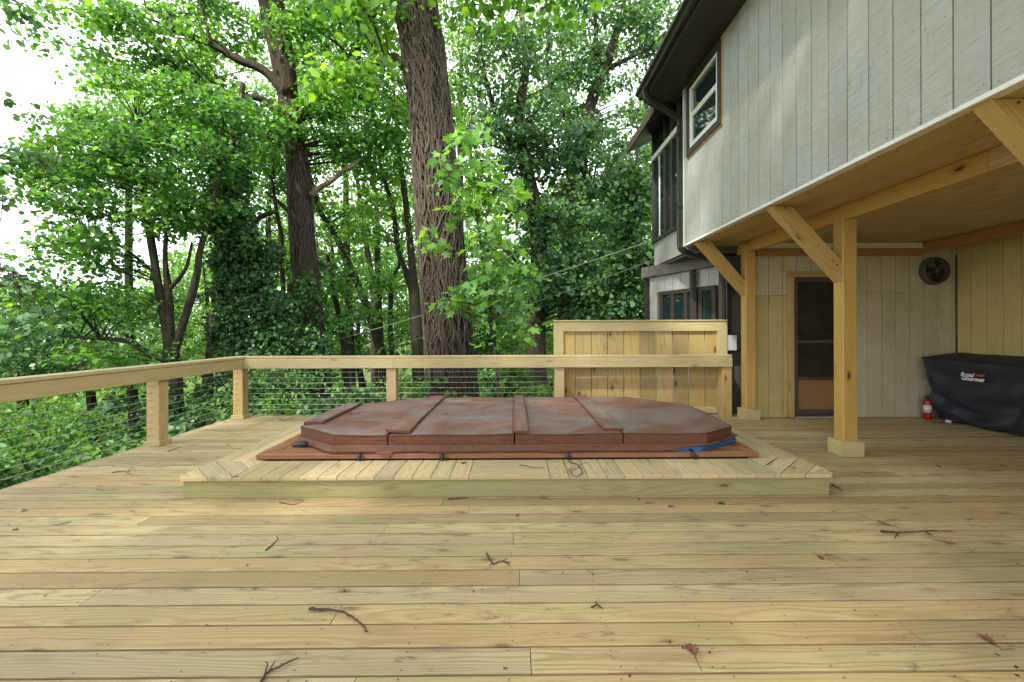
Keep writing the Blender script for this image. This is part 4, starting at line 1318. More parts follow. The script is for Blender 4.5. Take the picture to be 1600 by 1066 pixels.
# tiny flakes of bark and leaf crumbs, too small and many to pick apart
db = MB(); rdb = random.Random(55)
for k in range(170):
    Y = 1.55 + 5.0 * rdb.random() ** 1.3; X = rdb.uniform(-1.15, 1.2) * Y
    zz = .0025
    if not (DX0 + .1 < X < 6.2 and Y < 6.2): continue
    if PX0 < X < PX1 and PY0 < Y < PY1:
        if Y < PY0 + .4 or X < PX0 + .3 or X > PX1 - .35: zz = PZ + .002
        else: continue
    a_, s_ = rdb.uniform(0, 6.3), rdb.uniform(.003, .010)
    el = rdb.uniform(.3, .9)
    o = len(db.v)
    for q in range(5):
        th = q * 1.2566
        u, v = s_ * math.cos(th), s_ * el * math.sin(th)
        db.v.append((X + u * math.cos(a_) - v * math.sin(a_), Y + u * math.sin(a_) + v * math.cos(a_), zz + rdb.uniform(0, .003)))
    db.f.append(tuple(range(o, o + 5)))
o = db.build('leaf_crumbs', M['leafdark'])
tag(o, 'scattered dark crumbs of bark and leaf on the deck boards', 'debris', None, 'stuff')

# ================================================================== FOLIAGE
def leafmat(name, c_dark, c_mid, c_light, trans=.48, rough=.42, spec=.45, tmul=(1.35, 1.5, .5)):
    t = NT(name)
    geo = t.node('NewGeometry')
    r = geo.outputs['Random Per Island']
    col = t.ramp(r, [(0., c_dark), (.45, c_mid), (.85, c_light), (1., tuple(min(1, c * 1.35) for c in c_light))])
    tc = t.node('TexCoord')
    cl = t.noise(tc.outputs['Object'], .55, 2, .5)
    col = t.hsv(col, t.rng(cl, .3, .7, .525, .478), t.rng(cl, .3, .7, .86, 1.05), t.rng(cl, .3, .7, .82, 1.22))
    tcol = t.mix(1., col, (*tmul, 1), 'MULTIPLY')
    p = t.bsdf(col, rough, None, spec)
    tr = t.node('BsdfTranslucent'); t.l.new(tcol, tr.inputs['Color'])
    ms = t.node('MixShader'); ms.inputs[0].default_value = trans
    t.l.new(p, ms.inputs[1]); t.l.new(tr.outputs[0], ms.inputs[2])
    return t.done(ms.outputs[0])
LM = {
    'maple': leafmat('maple_leaf', (0.046, 0.126, 0.035), (0.085, 0.216, 0.049), (0.161, 0.334, 0.061)),
    'poplar': leafmat('poplar_leaf', (0.054, 0.139, 0.030), (0.107, 0.240, 0.041), (0.206, 0.371, 0.057)),
    'oak': leafmat('oak_leaf', (0.044, 0.108, 0.055), (0.082, 0.179, 0.085), (0.145, 0.265, 0.100), .36, .45, .5),
    'ivy': leafmat('ivy_leaf', (0.020, 0.062, 0.022), (0.038, 0.100, 0.032), (0.085, 0.175, 0.045), .25, .50, .35),
    'sapling': leafmat('sapling_leaf', (0.096, 0.239, 0.063), (0.160, 0.344, 0.083), (0.267, 0.467, 0.092), .42, .42, .45),
    'bush': leafmat('bush_leaf', (0.031, 0.092, 0.027), (0.063, 0.152, 0.035), (0.132, 0.249, 0.043), .45, .5, .25),
    'far': leafmat('far_leaf', (0.068, 0.161, 0.054), (0.130, 0.260, 0.071), (0.223, 0.372, 0.088)),
    'grass': leafmat('grass_blade', (0.063, 0.143, 0.031), (0.127, 0.247, 0.053), (0.216, 0.350, 0.074), .3),
}
SHAPES = {
    'kite': (np.array([(0, 0, 0), (.42, .30, .07), (1, 0, -.06), (.42, -.30, .07)]), [(0, 3, 2, 1)]),
    'oval': (np.array([(0, 0, 0), (.28, .25, .05), (.68, .22, .03), (1, 0, -.10), (.68, -.22, .03), (.28, -.25, .05)]), [(0, 3, 2, 1), (0, 5, 4, 3)]),
    'lobed': (np.array([(.30, 0, 0), (0, 0, .0), (.06, .36, .05), (.36, .24, .03), (.60, .46, .06), (.66, .16, .02), (1., 0, -.08), (.66, -.16, .02), (.60, -.46, .06), (.36, -.24, .03), (.06, -.36, .05)]),
              [(0, 2, 1), (0, 3, 2), (0, 4, 3), (0, 5, 4), (0, 6, 5), (0, 7, 6), (0, 8, 7), (0, 9, 8), (0, 10, 9), (0, 1, 10)]),
    'star': (np.array([(.28, 0, .03), (.05, .30, .06), (.55, .42, .02), (1., 0, -.08), (.55, -.42, .02), (.05, -.30, .06)]),
             [(0, 2, 1), (0, 3, 2), (0, 4, 3), (0, 5, 4), (0, 1, 5)]),
}
TRI = [0]
def unit(a): return a / np.maximum(np.linalg.norm(a, axis=1, keepdims=True), 1e-9)
def leaf_mesh(name, pos, d, nrm, size, shape, mat, parent, origin):
    pts, faces = SHAPES[shape]
    n, k = len(pos), len(pts)
    d = unit(d); nrm = unit(nrm - d * (nrm * d).sum(1, keepdims=True)); sd = np.cross(nrm, d)
    V = pos[:, None, :] + size[:, None, None] * (pts[None, :, 0:1] * d[:, None, :] + pts[None, :, 1:2] * sd[:, None, :] + pts[None, :, 2:3] * nrm[:, None, :])
    V = (V.reshape(-1, 3) - np.array(origin)).astype(np.float32)
    fl = len(faces[0]); nf = len(faces)
    idx = (np.array(faces)[None] + (np.arange(n) * k)[:, None, None]).reshape(-1).astype(np.int32)
    me = bpy.data.meshes.new(name)
    me.vertices.add(len(V)); me.vertices.foreach_set('co', V.ravel())
    me.loops.add(len(idx)); me.loops.foreach_set('vertex_index', idx)
    me.polygons.add(n * nf); me.polygons.foreach_set('loop_start', np.arange(n * nf, dtype=np.int32) * fl)
    me.polygons.foreach_set('loop_total', np.full(n * nf, fl, np.int32))
    me.materials.append(mat)
    me.update(calc_edges=True)
    TRI[0] += n * nf * (fl - 2)
    return link(bpy.data.objects.new(name, me), parent, Matrix.Translation(Vector(origin)))
class Leaves:
    def __init__(s, seed): s.rg = np.random.default_rng(seed); s.p, s.d, s.n, s.s = [], [], [], []
    def clump(s, c, r, n, size, flat=.42, up=1.0, droop=.35, var=.5):
        rg = s.rg
        u = unit(rg.normal(size=(n, 3)))
        rr = rg.random((n, 1)) ** .45
        q = u * rr * np.array([r, r, r * flat])
        q[:, 2] -= droop * r * (np.hypot(q[:, 0], q[:, 1]) / r) ** 2
        d = np.column_stack([q[:, 0], q[:, 1], -np.full(n, .35) * r]) / r + rg.normal(size=(n, 3)) * .55
        nr = np.column_stack([q[:, 0] / r * .4, q[:, 1] / r * .4, np.full(n, up)]) + rg.normal(size=(n, 3)) * .55
        s.p.append(np.array(c) + q); s.d.append(d); s.n.append(nr)
        s.s.append(size * (1 + var * (rg.random(n) * 2 - 1)))
    def shell(s, p, out, size, spread=.5):
        """leaves lying on a surface (ivy): p points, out normals"""
        n = len(p); rg = s.rg
        s.p.append(p); s.d.append(np.tile([0, 0, -.6], (n, 1)) + rg.normal(size=(n, 3)) * .5)
        s.n.append(out + np.array([0, 0, .5]) + rg.normal(size=(n, 3)) * spread)
        s.s.append(size * (.65 + .7 * rg.random(n)))
    def build(s, name, shape, mat, parent, origin):
        return leaf_mesh(name, np.concatenate(s.p), np.concatenate(s.d), np.concatenate(s.n), np.concatenate(s.s), shape, mat, parent, origin)

def barkmat(name, c1, c2, c3, sc=1.):
    t = NT(name)
    tc = t.node('TexCoord'); v = tc.outputs['Object']
    a = t.noise(t.vmath('MULTIPLY', v, (16. * sc, 16. * sc, 2.6 * sc)), 1., 5, .65, .6)
    b = t.noise(t.vmath('MULTIPLY', v, (60., 60., 9.)), 1., 3, .6)
    c = t.mix(t.rng(a, .35, .68, 0, 1), c1, c2)
    c = t.mix(t.rng(t.noise(v, 1.1, 4, .6), .5, .72, 0, .7), c, c3)
    return t.done(t.bsdf(c, .9, t.bump(t.math('MULTIPLY_ADD', a, 1., t.math('MULTIPLY', b, .3)), .9, .03), .15))
M['bark'] = barkmat('grey_brown_bark', (.045, .033, .026), (.14, .105, .08), (.07, .075, .045))
M['barkred'] = barkmat('furrowed_brown_bark', (.022, .016, .012), (.085, .062, .047), (.045, .038, .028))
M['barkdark'] = barkmat('dark_mossy_bark', (.022, .018, .014), (.07, .058, .044), (.035, .055, .022))
M['vine'] = barkmat('hairy_vine_bark', (.044, .036, .029), (.17, .138, .112), (.105, .086, .068), 2.)
M['deadwood'] = barkmat('bleached_dead_wood', (.10, .08, .06), (.24, .195, .15), (.17, .14, .11))
TREES = 'trees around the deck'

def tree(name, label, stems, blobs, leaf, shape, size, seed, bark='bark', per=70, cr=(.45, .8), branch=.45, flat=.42, name_crown='crown', group=TREES, dens=1., segs=10, up=1., lim=None):
    """stems: list of control paths [(x,y,z,r)...]; blobs: (centre, radii, number of clumps)"""
    rg = random.Random(seed)
    base = Vector(stems[0][0][:3])
    root = thing(name, label, 'tree', base, group)
    wood_ = MB(); nodes = []
    for st in stems:
        c = spline(st, 6)
        ph = [rg.uniform(0, 6.3) for _ in range(4)]
        def bump(i, k, ph=ph): return 1 + .06 * math.sin(3 * k * .63 + i * .35 + ph[0]) + .05 * math.sin(5 * k * .63 - i * .5 + ph[1])
        wood_.tube([p[:3] for p in c], [max(.006, p[3]) for p in c], segs, bump=bump)
        nodes += [(Vector(p[:3]), p[3]) for p in c]
    L = Leaves(seed)
    nod = np.array([tuple(n[0]) for n in nodes])
    for c, rad, n in blobs:
        for i in range(int(n * dens)):
            while True:
                u = np.array([rg.uniform(-1, 1) for _ in range(3)])
                q = float((u * u).sum())
                if q <= 1 and rg.random() < .35 + .65 * q: break
            p = np.array(c) + u * np.array(rad)
            if lim and not lim(p): continue
            if p[2] < gz(p[0], p[1]) + .3: continue
            r = rg.uniform(*cr)
            L.clump(p, r, int(per * (r / .6) ** 1.5 * rg.uniform(.6, 1.2)), size, flat, up)
            if rg.random() < branch:
                dd = np.linalg.norm(nod - p, axis=1) + 2.0 * np.maximum(0, nod[:, 2] - p[2] + .3)
                j = int(dd.argmin()); a = Vector(nod[j]); b = Vector(p)
                ln = (b - a).length
                if ln > .2:
                    mid = a.lerp(b, .5) + Vector((rg.uniform(-.1, .1) * ln, rg.uniform(-.1, .1) * ln, rg.uniform(.0, .14) * ln))
                    r0 = min(nodes[j][1] * .6, .010 + .011 * ln)
                    cc = spline([(*a, r0), (*mid, r0 * .6), (*b, .005)], 3)
                    wood_.tube([x[:3] for x in cc], [x[3] for x in cc], 5, cap=False)
                    for k in range(2):
                        e = b + Vector((rg.uniform(-1, 1), rg.uniform(-1, 1), rg.uniform(-.4, .4))) * r * .8
                        m2 = mid.lerp(b, .6)
                        wood_.tube([m2, m2.lerp(e, .5) + Vector((0, 0, .04)), e], [r0 * .45, .006, .003], 4, cap=False)
    wood_.build('trunk', M[bark], root, Matrix.Translation(base), True)
    if L.p: L.build(name_crown, shape, LM[leaf], root, base)
    return root, nodes
def S4(Y, pts, dY=0.):
    """stem control points from (px, py, diameter in px) at depth Y (+dY per metre of height)"""
    out = []
    for i, (px, py, w) in enumerate(pts):
        yy = Y + dY * i
        p = P(px, py, yy)
        out.append((p.x, p.y, p.z, w * yy / FPX / 2))
    return out
def foot(st, flare=1.35):
    x, y, z, r = st[0]
    g = gz(x, y)
    return [(x + (x - st[1][0]) * .15, y, g - .3, r * flare), (x + (x - st[1][0]) * .08, y, max(g + .25, z - .6) if z > g + .5 else g + .2, r * 1.08)] + st
def blob(px, py, Y, rx, ry, rz, n): return (tuple(P(px, py, Y)), (rx, ry, rz), n)

# ---- the big vine covered trunk behind the spa
st = foot(S4(9.0, [(709, 640, 75), (704, 560, 71), (690, 400, 67), (675, 200, 60), (661, 80, 60), (648, 0, 62)]), 1.12)
x, y, z, r = st[-1]
st += [(x - .5, y + .1, z + 2.6, .36), (x - .9, y + .2, z + 6, .25), (x - 1.1, y + .2, z + 9, .1)]
lim1 = [[(x - .3, y, z + 1.5, .2), (x + 1.5, y - 1.5, z + 3.5, .13), (x + 3.2, y - 3.2, z + 4.6, .05)], [(x - .5, y, z + 2.5, .2), (x - 2.2, y - 1.6, z + 4., .12), (x - 4, y - 3.6, z + 4.9, .05)],
        [(x - .4, y, z + 2., .18), (x - .5, y + 2, z + 4., .12), (x - .2, y + 4., z + 5.5, .05)],
        S4(8.9, [(640, 110, 16), (615, 90, 12), (595, 95, 9), (575, 110, 6)]), [(x + 1.5, y - 1.5, z + 3.5, .06), tuple(P(810, -110, 8.4)) + (.04,), tuple(P(790, -40, 8.4)) + (.025,), tuple(P(770, -8, 8.5)) + (.01,)],
        [tuple(P(810, -110, 8.4)) + (.03,), tuple(P(860, -50, 8.1)) + (.02,), tuple(P(880, -12, 8.)) + (.008,)], [(x - .5, y, z + 2.5, .06), tuple(P(600, -60, 8.7)) + (.03,), tuple(P(590, 0, 8.8)) + (.015,)]]
bl = [((x - 1, y - 1.2, z + 5.8), (5.2, 5.0, 2.6), 150), ((x - .6, y + 1.5, z + 6.5), (4.5, 3., 3.), 40),
      blob(590, 20, 8.8, .7, .6, .35, 7), blob(560, 115, 8.7, .5, .5, .3, 5), blob(760, -12, 8.5, .6, .6, .22, 6), blob(870, -15, 8.0, .6, .5, .2, 6)]
t1, nodes1 = tree('tree', 'massive leaning trunk wrapped in brown hairy vines right behind the back railing', [st] + lim1, bl, 'poplar', 'star', .14, 21, 'barkred', 46, (.5, .85), .5, segs=20)
def vines(root, nodes, count, zmin, zmax, seed, name='vine', rad=(.005, .013)):
    rg = random.Random(seed)
    main = [n for n in nodes if n[1] > .2 and n[0].z < zmax + .5]
    main.sort(key=lambda n: n[0].z)
    zs = np.array([n[0].z for n in main]); xs = np.array([n[0].x for n in main]); ys = np.array([n[0].y for n in main]); rr = np.array([n[1] for n in main])
    mb = MB()
    for i in range(count):
        z = rg.uniform(zmin, zmax - .6); th = rg.uniform(0, 6.283); ln = rg.uniform(1.0, 3.6)
        r0 = rg.uniform(*rad) * (1.7 if rg.random() < .06 else 1); n = int(ln / .13)
        pts, rs = [], []
        dth = rg.uniform(-.6, .6); lift = rg.uniform(.0, .02)
        for k in range(n):
            zz = z + k * .13
            if zz > zmax: break
            dth = dth * .84 + rg.uniform(-.2, .2)
            th += dth * .4
            R_ = float(np.interp(zz, zs, rr)) * 1.045 + r0 * .55 + lift + rg.uniform(0, .006)
            pts.append((float(np.interp(zz, zs, xs)) + R_ * math.cos(th), float(np.interp(zz, zs, ys)) + R_ * math.sin(th), zz))
            rs.append(r0 * (1 - .4 * k / n) * rg.uniform(.85, 1.15))
        if len(pts) > 3: mb.tube(pts, rs, 4, cap=False)
    o = mb.build(name, M['vine'], root, Matrix.Translation(main[0][0]), True)
    o['kind'] = 'stuff'
    return o
vines(t1, nodes1, 760, gz(st[0][0], 9.) + .05, 8.6, 5, 'vine', (.006, .017))

# ---- second big trunk, left of it
st2 = foot(S4(13.5, [(497, 640, 40), (489, 560, 38), (480, 440, 37), (470, 320, 33), (463, 230, 31), (446, 130, 30), (428, 50, 28), (417, 0, 26)]))
x, y, z, r = st2[-1]
st2 += [(x - .8, y, z + 3, .17), (x - 1.2, y, z + 6, .07)]
st2b = S4(13.4, [(452, 150, 26), (447, 90, 25), (436, 30, 24), (432, 0, 22)]) ; q = st2b[-1]; st2b += [(q[0] + .5, q[1], q[2] + 3, .13), (q[0] + 1.2, q[1], q[2] + 5.5, .05)]
lb = [S4(13.3, [(448, 150, 14), (415, 112, 13), (370, 92, 11), (330, 70, 9), (288, 52, 8), (262, 25, 6), (228, 12, 4)]),
      S4(13.2, [(330, 70, 6), (322, 40, 5), (312, 0, 3)]), S4(13.3, [(455, 205, 12), (420, 160, 10), (370, 150, 8), (340, 158, 5)]),
      S4(13.0, [(462, 190, 12), (520, 130, 11), (560, 70, 10), (585, 20, 8)]), S4(13.2, [(470, 350, 7), (440, 320, 6), (415, 300, 4)])]
bl2 = [blob(150, 40, 12.8, 1.7, 1.2, .8, 16), blob(255, 80, 12.8, 2.2, 1.4, 1.1, 40), blob(345, 45, 14.6, 1.7, 1.2, 1.1, 30), blob(530, 60, 13.2, 1.6, 1.4, 1.3, 40), blob(565, 165, 13.2, 1.5, 1.2, 1.1, 34),
       blob(470, 172, 12.8, .75, .5, .6, 11), blob(385, 200, 14.8, 1.5, 1.0, 1.0, 24), blob(560, 240, 14.2, 1.2, 1.0, .7, 14), blob(600, 20, 14.4, 1.4, 1.0, 1.0, 18), blob(500, 20, 15, 1.4, 1., 1., 18), ((x, y, z + 4), (5, 4, 3.), 70)]
t2, nodes2 = tree('tree', 'tall forked trunk with a broken pale limb, left of the vine wrapped trunk', [st2, st2b] + lb, bl2, 'maple', 'star', .112, 22, 'barkred', 84, (.4, .8), .75, segs=14)
vines(t2, nodes2, 170, gz(st2[0][0], 13.5) + .05, 8.0, 6, 'vine', (.007, .015))
dl_ = S4(13.3, [(486, 306, 10), (500, 293, 8), (518, 283, 7.5), (535, 268, 6.5), (550, 261, 6), (563, 249, 3)])
c = spline(dl_, 5)
tube('broken_limb', [p[:3] for p in c], [p[3] for p in c], M['deadwood'], t2, 9)['label'] = 'pale bare broken limb'
def ivy(root, pts, size, seed, name='ivy', leaf='ivy', shape='star'):
    """pts: list of (centre, radius vector, number of leaves): leafy jacket round a stem"""
    rg = np.random.default_rng(seed)
    L = Leaves(seed)
    for c, rad, n in pts:
        u = unit(rg.normal(size=(n, 3)))
        lump = 1 + .20 * np.sin(u[:, 0] * 5 + c[2] * 3) * np.sin(u[:, 2] * 6 + c[0]) + .16 * np.sin(u[:, 0] * 13 + c[0] * 7) * np.sin(u[:, 2] * 15 + c[2] * 5) + .17 * rg.normal(size=n)
        p = np.array(c) + u * np.array(rad) * np.clip(lump, .45, 1.5)[:, None]
        L.shell(p, u, size, .6)
        for k in range(max(3, n // 55)):
            w = unit(rg.normal(size=(1, 3)))[0]
            L.clump(np.array(c) + w * np.array(rad) * rg.uniform(.85, 1.5), rg.uniform(.12, .30), 20, size * 1.05, .8, .6, .5)
    return L.build(name, shape, LM[leaf], root, pts[0][0])

# ---- ivy clad trunk in front of the second one
st3 = foot(S4(12.2, [(385, 600, 26), (376, 520, 24), (368, 420, 22), (362, 330, 20), (360, 270, 17), (372, 200, 12), (380, 130, 7)]))
t3, n3 = tree('tree', 'dark trunk thickly clad in glossy ivy at the corner of the deck', [st3, S4(12.2, [(366, 400, 9), (400, 345, 8), (432, 330, 6)])],
              [blob(375, 190, 12.3, 1.2, 1., 1.0, 22)], 'maple', 'star', .14, 23, 'barkdark', 55, (.4, .7), .5)
iv = []
rgi = random.Random(2)
for px, py, rx, rz, n in ((362, 262, .36, .4, 500), (360, 290, .46, .5, 800), (356, 330, .5, .5, 900), (368, 372, .5, .5, 900), (372, 412, .5, .5, 900), (398, 432, .42, .4, 600), (366, 455, .48, .5, 900), (388, 500, .6, .5, 1000),
                          (430, 478, .5, .4, 700), (455, 520, .4, .4, 420), (430, 545, .6, .5, 800), (380, 560, .6, .6, 1000), (462, 590, .45, .4, 420), (405, 610, .8, .6, 1000), (346, 405, .26, .35, 300), (425, 395, .3, .3, 260), (476, 455, .25, .4, 300), (345, 520, .35, .35, 350), (495, 545, .3, .4, 300)):
    iv.append((tuple(P(px, py, 12.0 + rgi.uniform(-.3, .3))), (rx, rx * .8, rz), n))
ivy(t3, [(c_, r_, int(n_ * 1.5)) for c_, r_, n_ in iv], .088, 31)
ivy(t2, [(tuple(P(x_, y_, 13.4)), (.42, .42, .6), n) for x_, y_, n in ((488, 560, 500), (492, 600, 500), (486, 500, 260), (484, 470, 160))], .11, 32)

# ---- multi stemmed tree left, low forks
s4 = [foot(S4(10.8, [(272, 600, 23.4), (268, 555, 21.8), (262, 520, 15.6), (250, 460, 12.5), (240, 400, 10.9), (228, 330, 8.6), (222, 260, 6.2), (215, 190, 3.9)])),
      S4(10.8, [(268, 550, 12.5), (266, 500, 11.7), (262, 450, 10.1), (258, 400, 7.0), (262, 330, 5.5), (255, 270, 3.1)]),
      S4(10.7, [(270, 560, 12.5), (285, 510, 11.7), (300, 460, 10.9), (309, 420, 10.1), (313, 390, 8.6), (330, 330, 6.2), (345, 260, 3.9)]),
      S4(10.8, [(262, 455, 7.0), (280, 435, 6.2), (292, 415, 4.7), (300, 380, 3.9)]),
      S4(10.6, [(262, 562, 9.4), (236, 556, 8.6), (205, 535, 7.8), (170, 530, 6.2), (130, 528, 5.5), (82, 522, 3.9), (50, 512, 2.3)]),
      S4(10.8, [(245, 430, 5.5), (210, 400, 4.7), (180, 380, 3.1), (140, 370, 2.3)])]
bl4 = [blob(230, 170, 10.8, 1.7, 1.3, .9, 44), blob(150, 240, 10.6, 1.5, 1.2, .85, 40), blob(260, 250, 10.7, 1.7, 1.3, .9, 50), blob(90, 290, 10.4, 1.0, .9, .5, 14), blob(200, 330, 10.6, 1.6, 1.2, .6, 36),
       blob(310, 330, 10.9, 1.1, 1., .7, 24), blob(140, 390, 10.4, 1.3, 1., .45, 22), blob(330, 190, 11, 1.1, 1., .8, 24), blob(110, 460, 10.5, 1.5, 1., .6, 24), blob(200, 470, 10.9, 1.2, .9, .6, 18), blob(200, 560, 10.8, 1.5, 1., .6, 26), blob(30, 250, 10.2, .8, .8, .3, 7)]
tree('tree', 'dark tree forking low into several mossy stems beyond the left railing', s4, bl4, 'maple', 'star', .094, 24, 'barkdark', 92, (.36, .66), .6, segs=9, dens=.95)

# ---- oak with blue green leaves between the vine trunk and the house
s6 = [foot(S4(14.5, [(838, 600, 34), (838, 520, 32), (842, 430, 28), (838, 340, 25), (822, 260, 22), (812, 180, 17), (822, 90, 12), (812, 0, 7)])),
      S4(14.5, [(838, 500, 8), (866, 470, 7), (880, 455, 5), (900, 460, 4)]), S4(14.4, [(840, 340, 14), (880, 300, 11), (920, 285, 8), (960, 300, 5)]),
      S4(14.6, [(822, 250, 12), (780, 190, 9), (755, 110, 6)]), S4(14.4, [(840, 440, 9), (800, 400, 7), (775, 380, 4)])]
bl6 = [blob(880, 330, 14.0, 2.0, 1.5, 1.3, 62), blob(950, 420, 13.8, 1.5, 1.2, 1.1, 46), blob(880, 440, 13.6, 1.5, 1.0, .9, 38), blob(790, 250, 14.5, 1.7, 1.3, 1.4, 44), blob(850, 200, 14.5, 1.8, 1.4, 1.2, 46),
       blob(800, 110, 14.6, 1.7, 1.4, 1.3, 34), blob(930, 250, 14.6, 1.6, 1.3, 1.1, 38), blob(800, 400, 14.6, 1.2, 1., 1., 24), blob(760, 40, 15, 1.6, 1.2, 1.0, 22), blob(975, 320, 14.4, 1.0, 1., 1.3, 26), blob(940, 480, 13.4, 1.2, .8, .5, 18)]
tree('tree', 'oak with blue green leaves and a dark trunk between vine trunk and privacy screen', s6, bl6, 'oak', 'star', .112, 26, 'barkdark', 90, (.4, .75), .7, dens=.95)
s7 = [foot(S4(17.5, [(880, 560, 22), (885, 430, 21), (893, 300, 20), (903, 240, 20), (925, 160, 18), (945, 110, 15), (960, 60, 12), (985, 10, 8)])),
      S4(17.5, [(945, 110, 9), (985, 90, 6), (1015, 75, 4)]), S4(17.5, [(938, 130, 9), (932, 80, 8), (930, 30, 6), (925, -20, 4)]), S4(17.6, [(910, 220, 9), (870, 160, 7), (855, 100, 6), (860, 40, 5)])]
bl7 = [blob(960, 60, 17.5, 2.2, 1.6, 1.8, 46), blob(1030, 30, 18, 2.0, 1.5, 1.6, 34), blob(880, 60, 17.5, 2.0, 1.5, 1.7, 40), blob(970, 180, 17.2, 1.9, 1.5, 1.4, 38), blob(1000, 260, 17, 1.4, 1.3, 1.2, 26), blob(900, 150, 17.8, 1.8, 1.4, 1.3, 30), blob(930, -30, 18, 3, 2, 1.6, 30)]
tree('tree', 'taller oak with a bare reddish upper trunk showing near the eave of the house', s7, bl7, 'oak', 'star', .125, 27, 'barkred', 74, (.42, .8), .7, dens=.85)
s8 = [foot(S4(11.0, [(992, 520, 14), (993, 440, 12), (990, 360, 9), (992, 290, 6), (996, 230, 3)]))]
tree('tree', 'small dense dark green tree hard against the far wing of the house', s8, [blob(990, 290, 11, .45, .6, .8, 22), blob(985, 390, 10.8, .6, .6, .7, 24), blob(995, 470, 10.6, .6, .6, .6, 22), blob(960, 455, 11, .6, .6, .4, 12)], 'ivy', 'star', .12, 28, 'barkdark', 75, (.35, .6), .5)

# ---- sapling with big bright leaves in front of the vine trunk
b9 = P(778, 600, 7.9)
s9 = [[(b9.x, 7.9, gz(b9.x, 7.9) - .1, .028)] + S4(7.9, [(778, 600, 4), (765, 480, 3.6), (750, 380, 3), (740, 290, 2.4), (735, 215, 1.6), (732, 180, 1)]),
      S4(7.8, [(765, 480, 2.2), (720, 420, 1.8), (690, 380, 1.4), (672, 370, 1)]), S4(7.8, [(770, 500, 2.4), (800, 470, 2), (822, 440, 1.4)]), S4(7.7, [(760, 450, 2), (710, 440, 1.6), (680, 450, 1)]),
      S4(7.9, [(745, 330, 2), (780, 290, 1.6), (800, 270, 1)]), S4(7.8, [(750, 380, 2), (790, 380, 1.6), (815, 360, 1)])]
bl9 = [blob(738, 225, 7.9, .35, .35, .5, 11), blob(765, 300, 7.9, .4, .35, .45, 14), blob(705, 260, 7.8, .3, .3, .3, 6), blob(770, 390, 7.8, .5, .4, .5, 18), blob(680, 375, 7.7, .18, .2, .15, 3), blob(795, 450, 7.8, .42, .4, .45, 16),
       blob(745, 470, 7.7, .4, .35, .4, 14), blob(692, 470, 7.7, .12, .2, .08, 2), blob(790, 520, 7.8, .45, .35, .25, 10), blob(725, 320, 7.8, .3, .3, .35, 8)]
tree('sapling', 'slender sapling with large bright yellow green leaves before the vine wrapped trunk', s9, bl9, 'sapling', 'lobed', .17, 29, 'bark', 26, (.26, .42), .9, .5, segs=6)

# ---- slender woodland trunks between the two big ones
slim = [
    ('slender trunk leaning far left between the two big trunks', 17, [(602, 575, 15), (592, 540, 14), (570, 470, 12), (548, 420, 11), (525, 370, 10), (500, 330, 9), (488, 290, 7), (470, 220, 5)], [(500, 270, 2.0), (540, 330, 1.5)]),
    ('thin pair stem rising straight behind the leaning trunk', 22, [(585, 570, 11), (584, 480, 10), (578, 420, 9), (566, 340, 8), (558, 280, 6), (540, 190, 4)], [(560, 260, 2.4), (590, 330, 1.8)]),
    ('thin straight stem, right one of the pair behind the leaning trunk', 22.5, [(596, 570, 11), (592, 470, 10), (590, 400, 9), (588, 320, 7), (578, 250, 5), (570, 180, 4)], [(600, 280, 2.2), (585, 200, 2.2)]),
    ('dark forked stem close on the left of the vine wrapped trunk', 15.5, [(655, 590, 19), (650, 500, 18), (645, 430, 14), (640, 370, 11), (632, 300, 9), (622, 230, 7), (618, 160, 5)], [(620, 220, 1.7), (640, 150, 1.7)]),
    ('curving stem bending left out of the dark forked one', 16, [(648, 470, 11), (636, 430, 10), (622, 390, 9), (615, 330, 7), (600, 280, 6), (590, 240, 4)], [(600, 350, 1.3), (610, 260, 1.5)]),
    ('short dark stem under bright leaves left of the leaning trunk', 15, [(540, 590, 11), (537, 540, 10), (529, 490, 9), (523, 460, 8), (512, 400, 6)], [(530, 420, 1.5), (545, 480, 1.3)]),
    ('crooked thin stem with a fork in the gap left of the vine trunk', 18, [(612, 560, 9), (610, 500, 8), (612, 450, 7), (618, 425, 6), (624, 410, 5), (620, 350, 4)], [(612, 440, 1.0), (640, 520, 1.4)]),
    ('slim grey trunk between the ivy trunk and the forked trunk', 16, [(450, 590, 9), (445, 500, 8), (441, 420, 8), (440, 370, 7), (432, 330, 6), (425, 280, 4)], [(430, 300, 1.6), (425, 240, 1.7)]),
]
for i, (lab, Y, pts, cl_) in enumerate(slim):
    blz = [blob(px, py, Y, r_ * 1.1, r_, r_ * .7, int(15 * r_)) for px, py, r_ in cl_]
    tree('slender_tree', lab, [foot(S4(Y, pts), 1.2)], blz, 'maple' if i % 2 else 'poplar', 'kite', .16, 40 + i, 'barkdark', 52, (.4, .75), .5, segs=7, group='slender woodland trees')

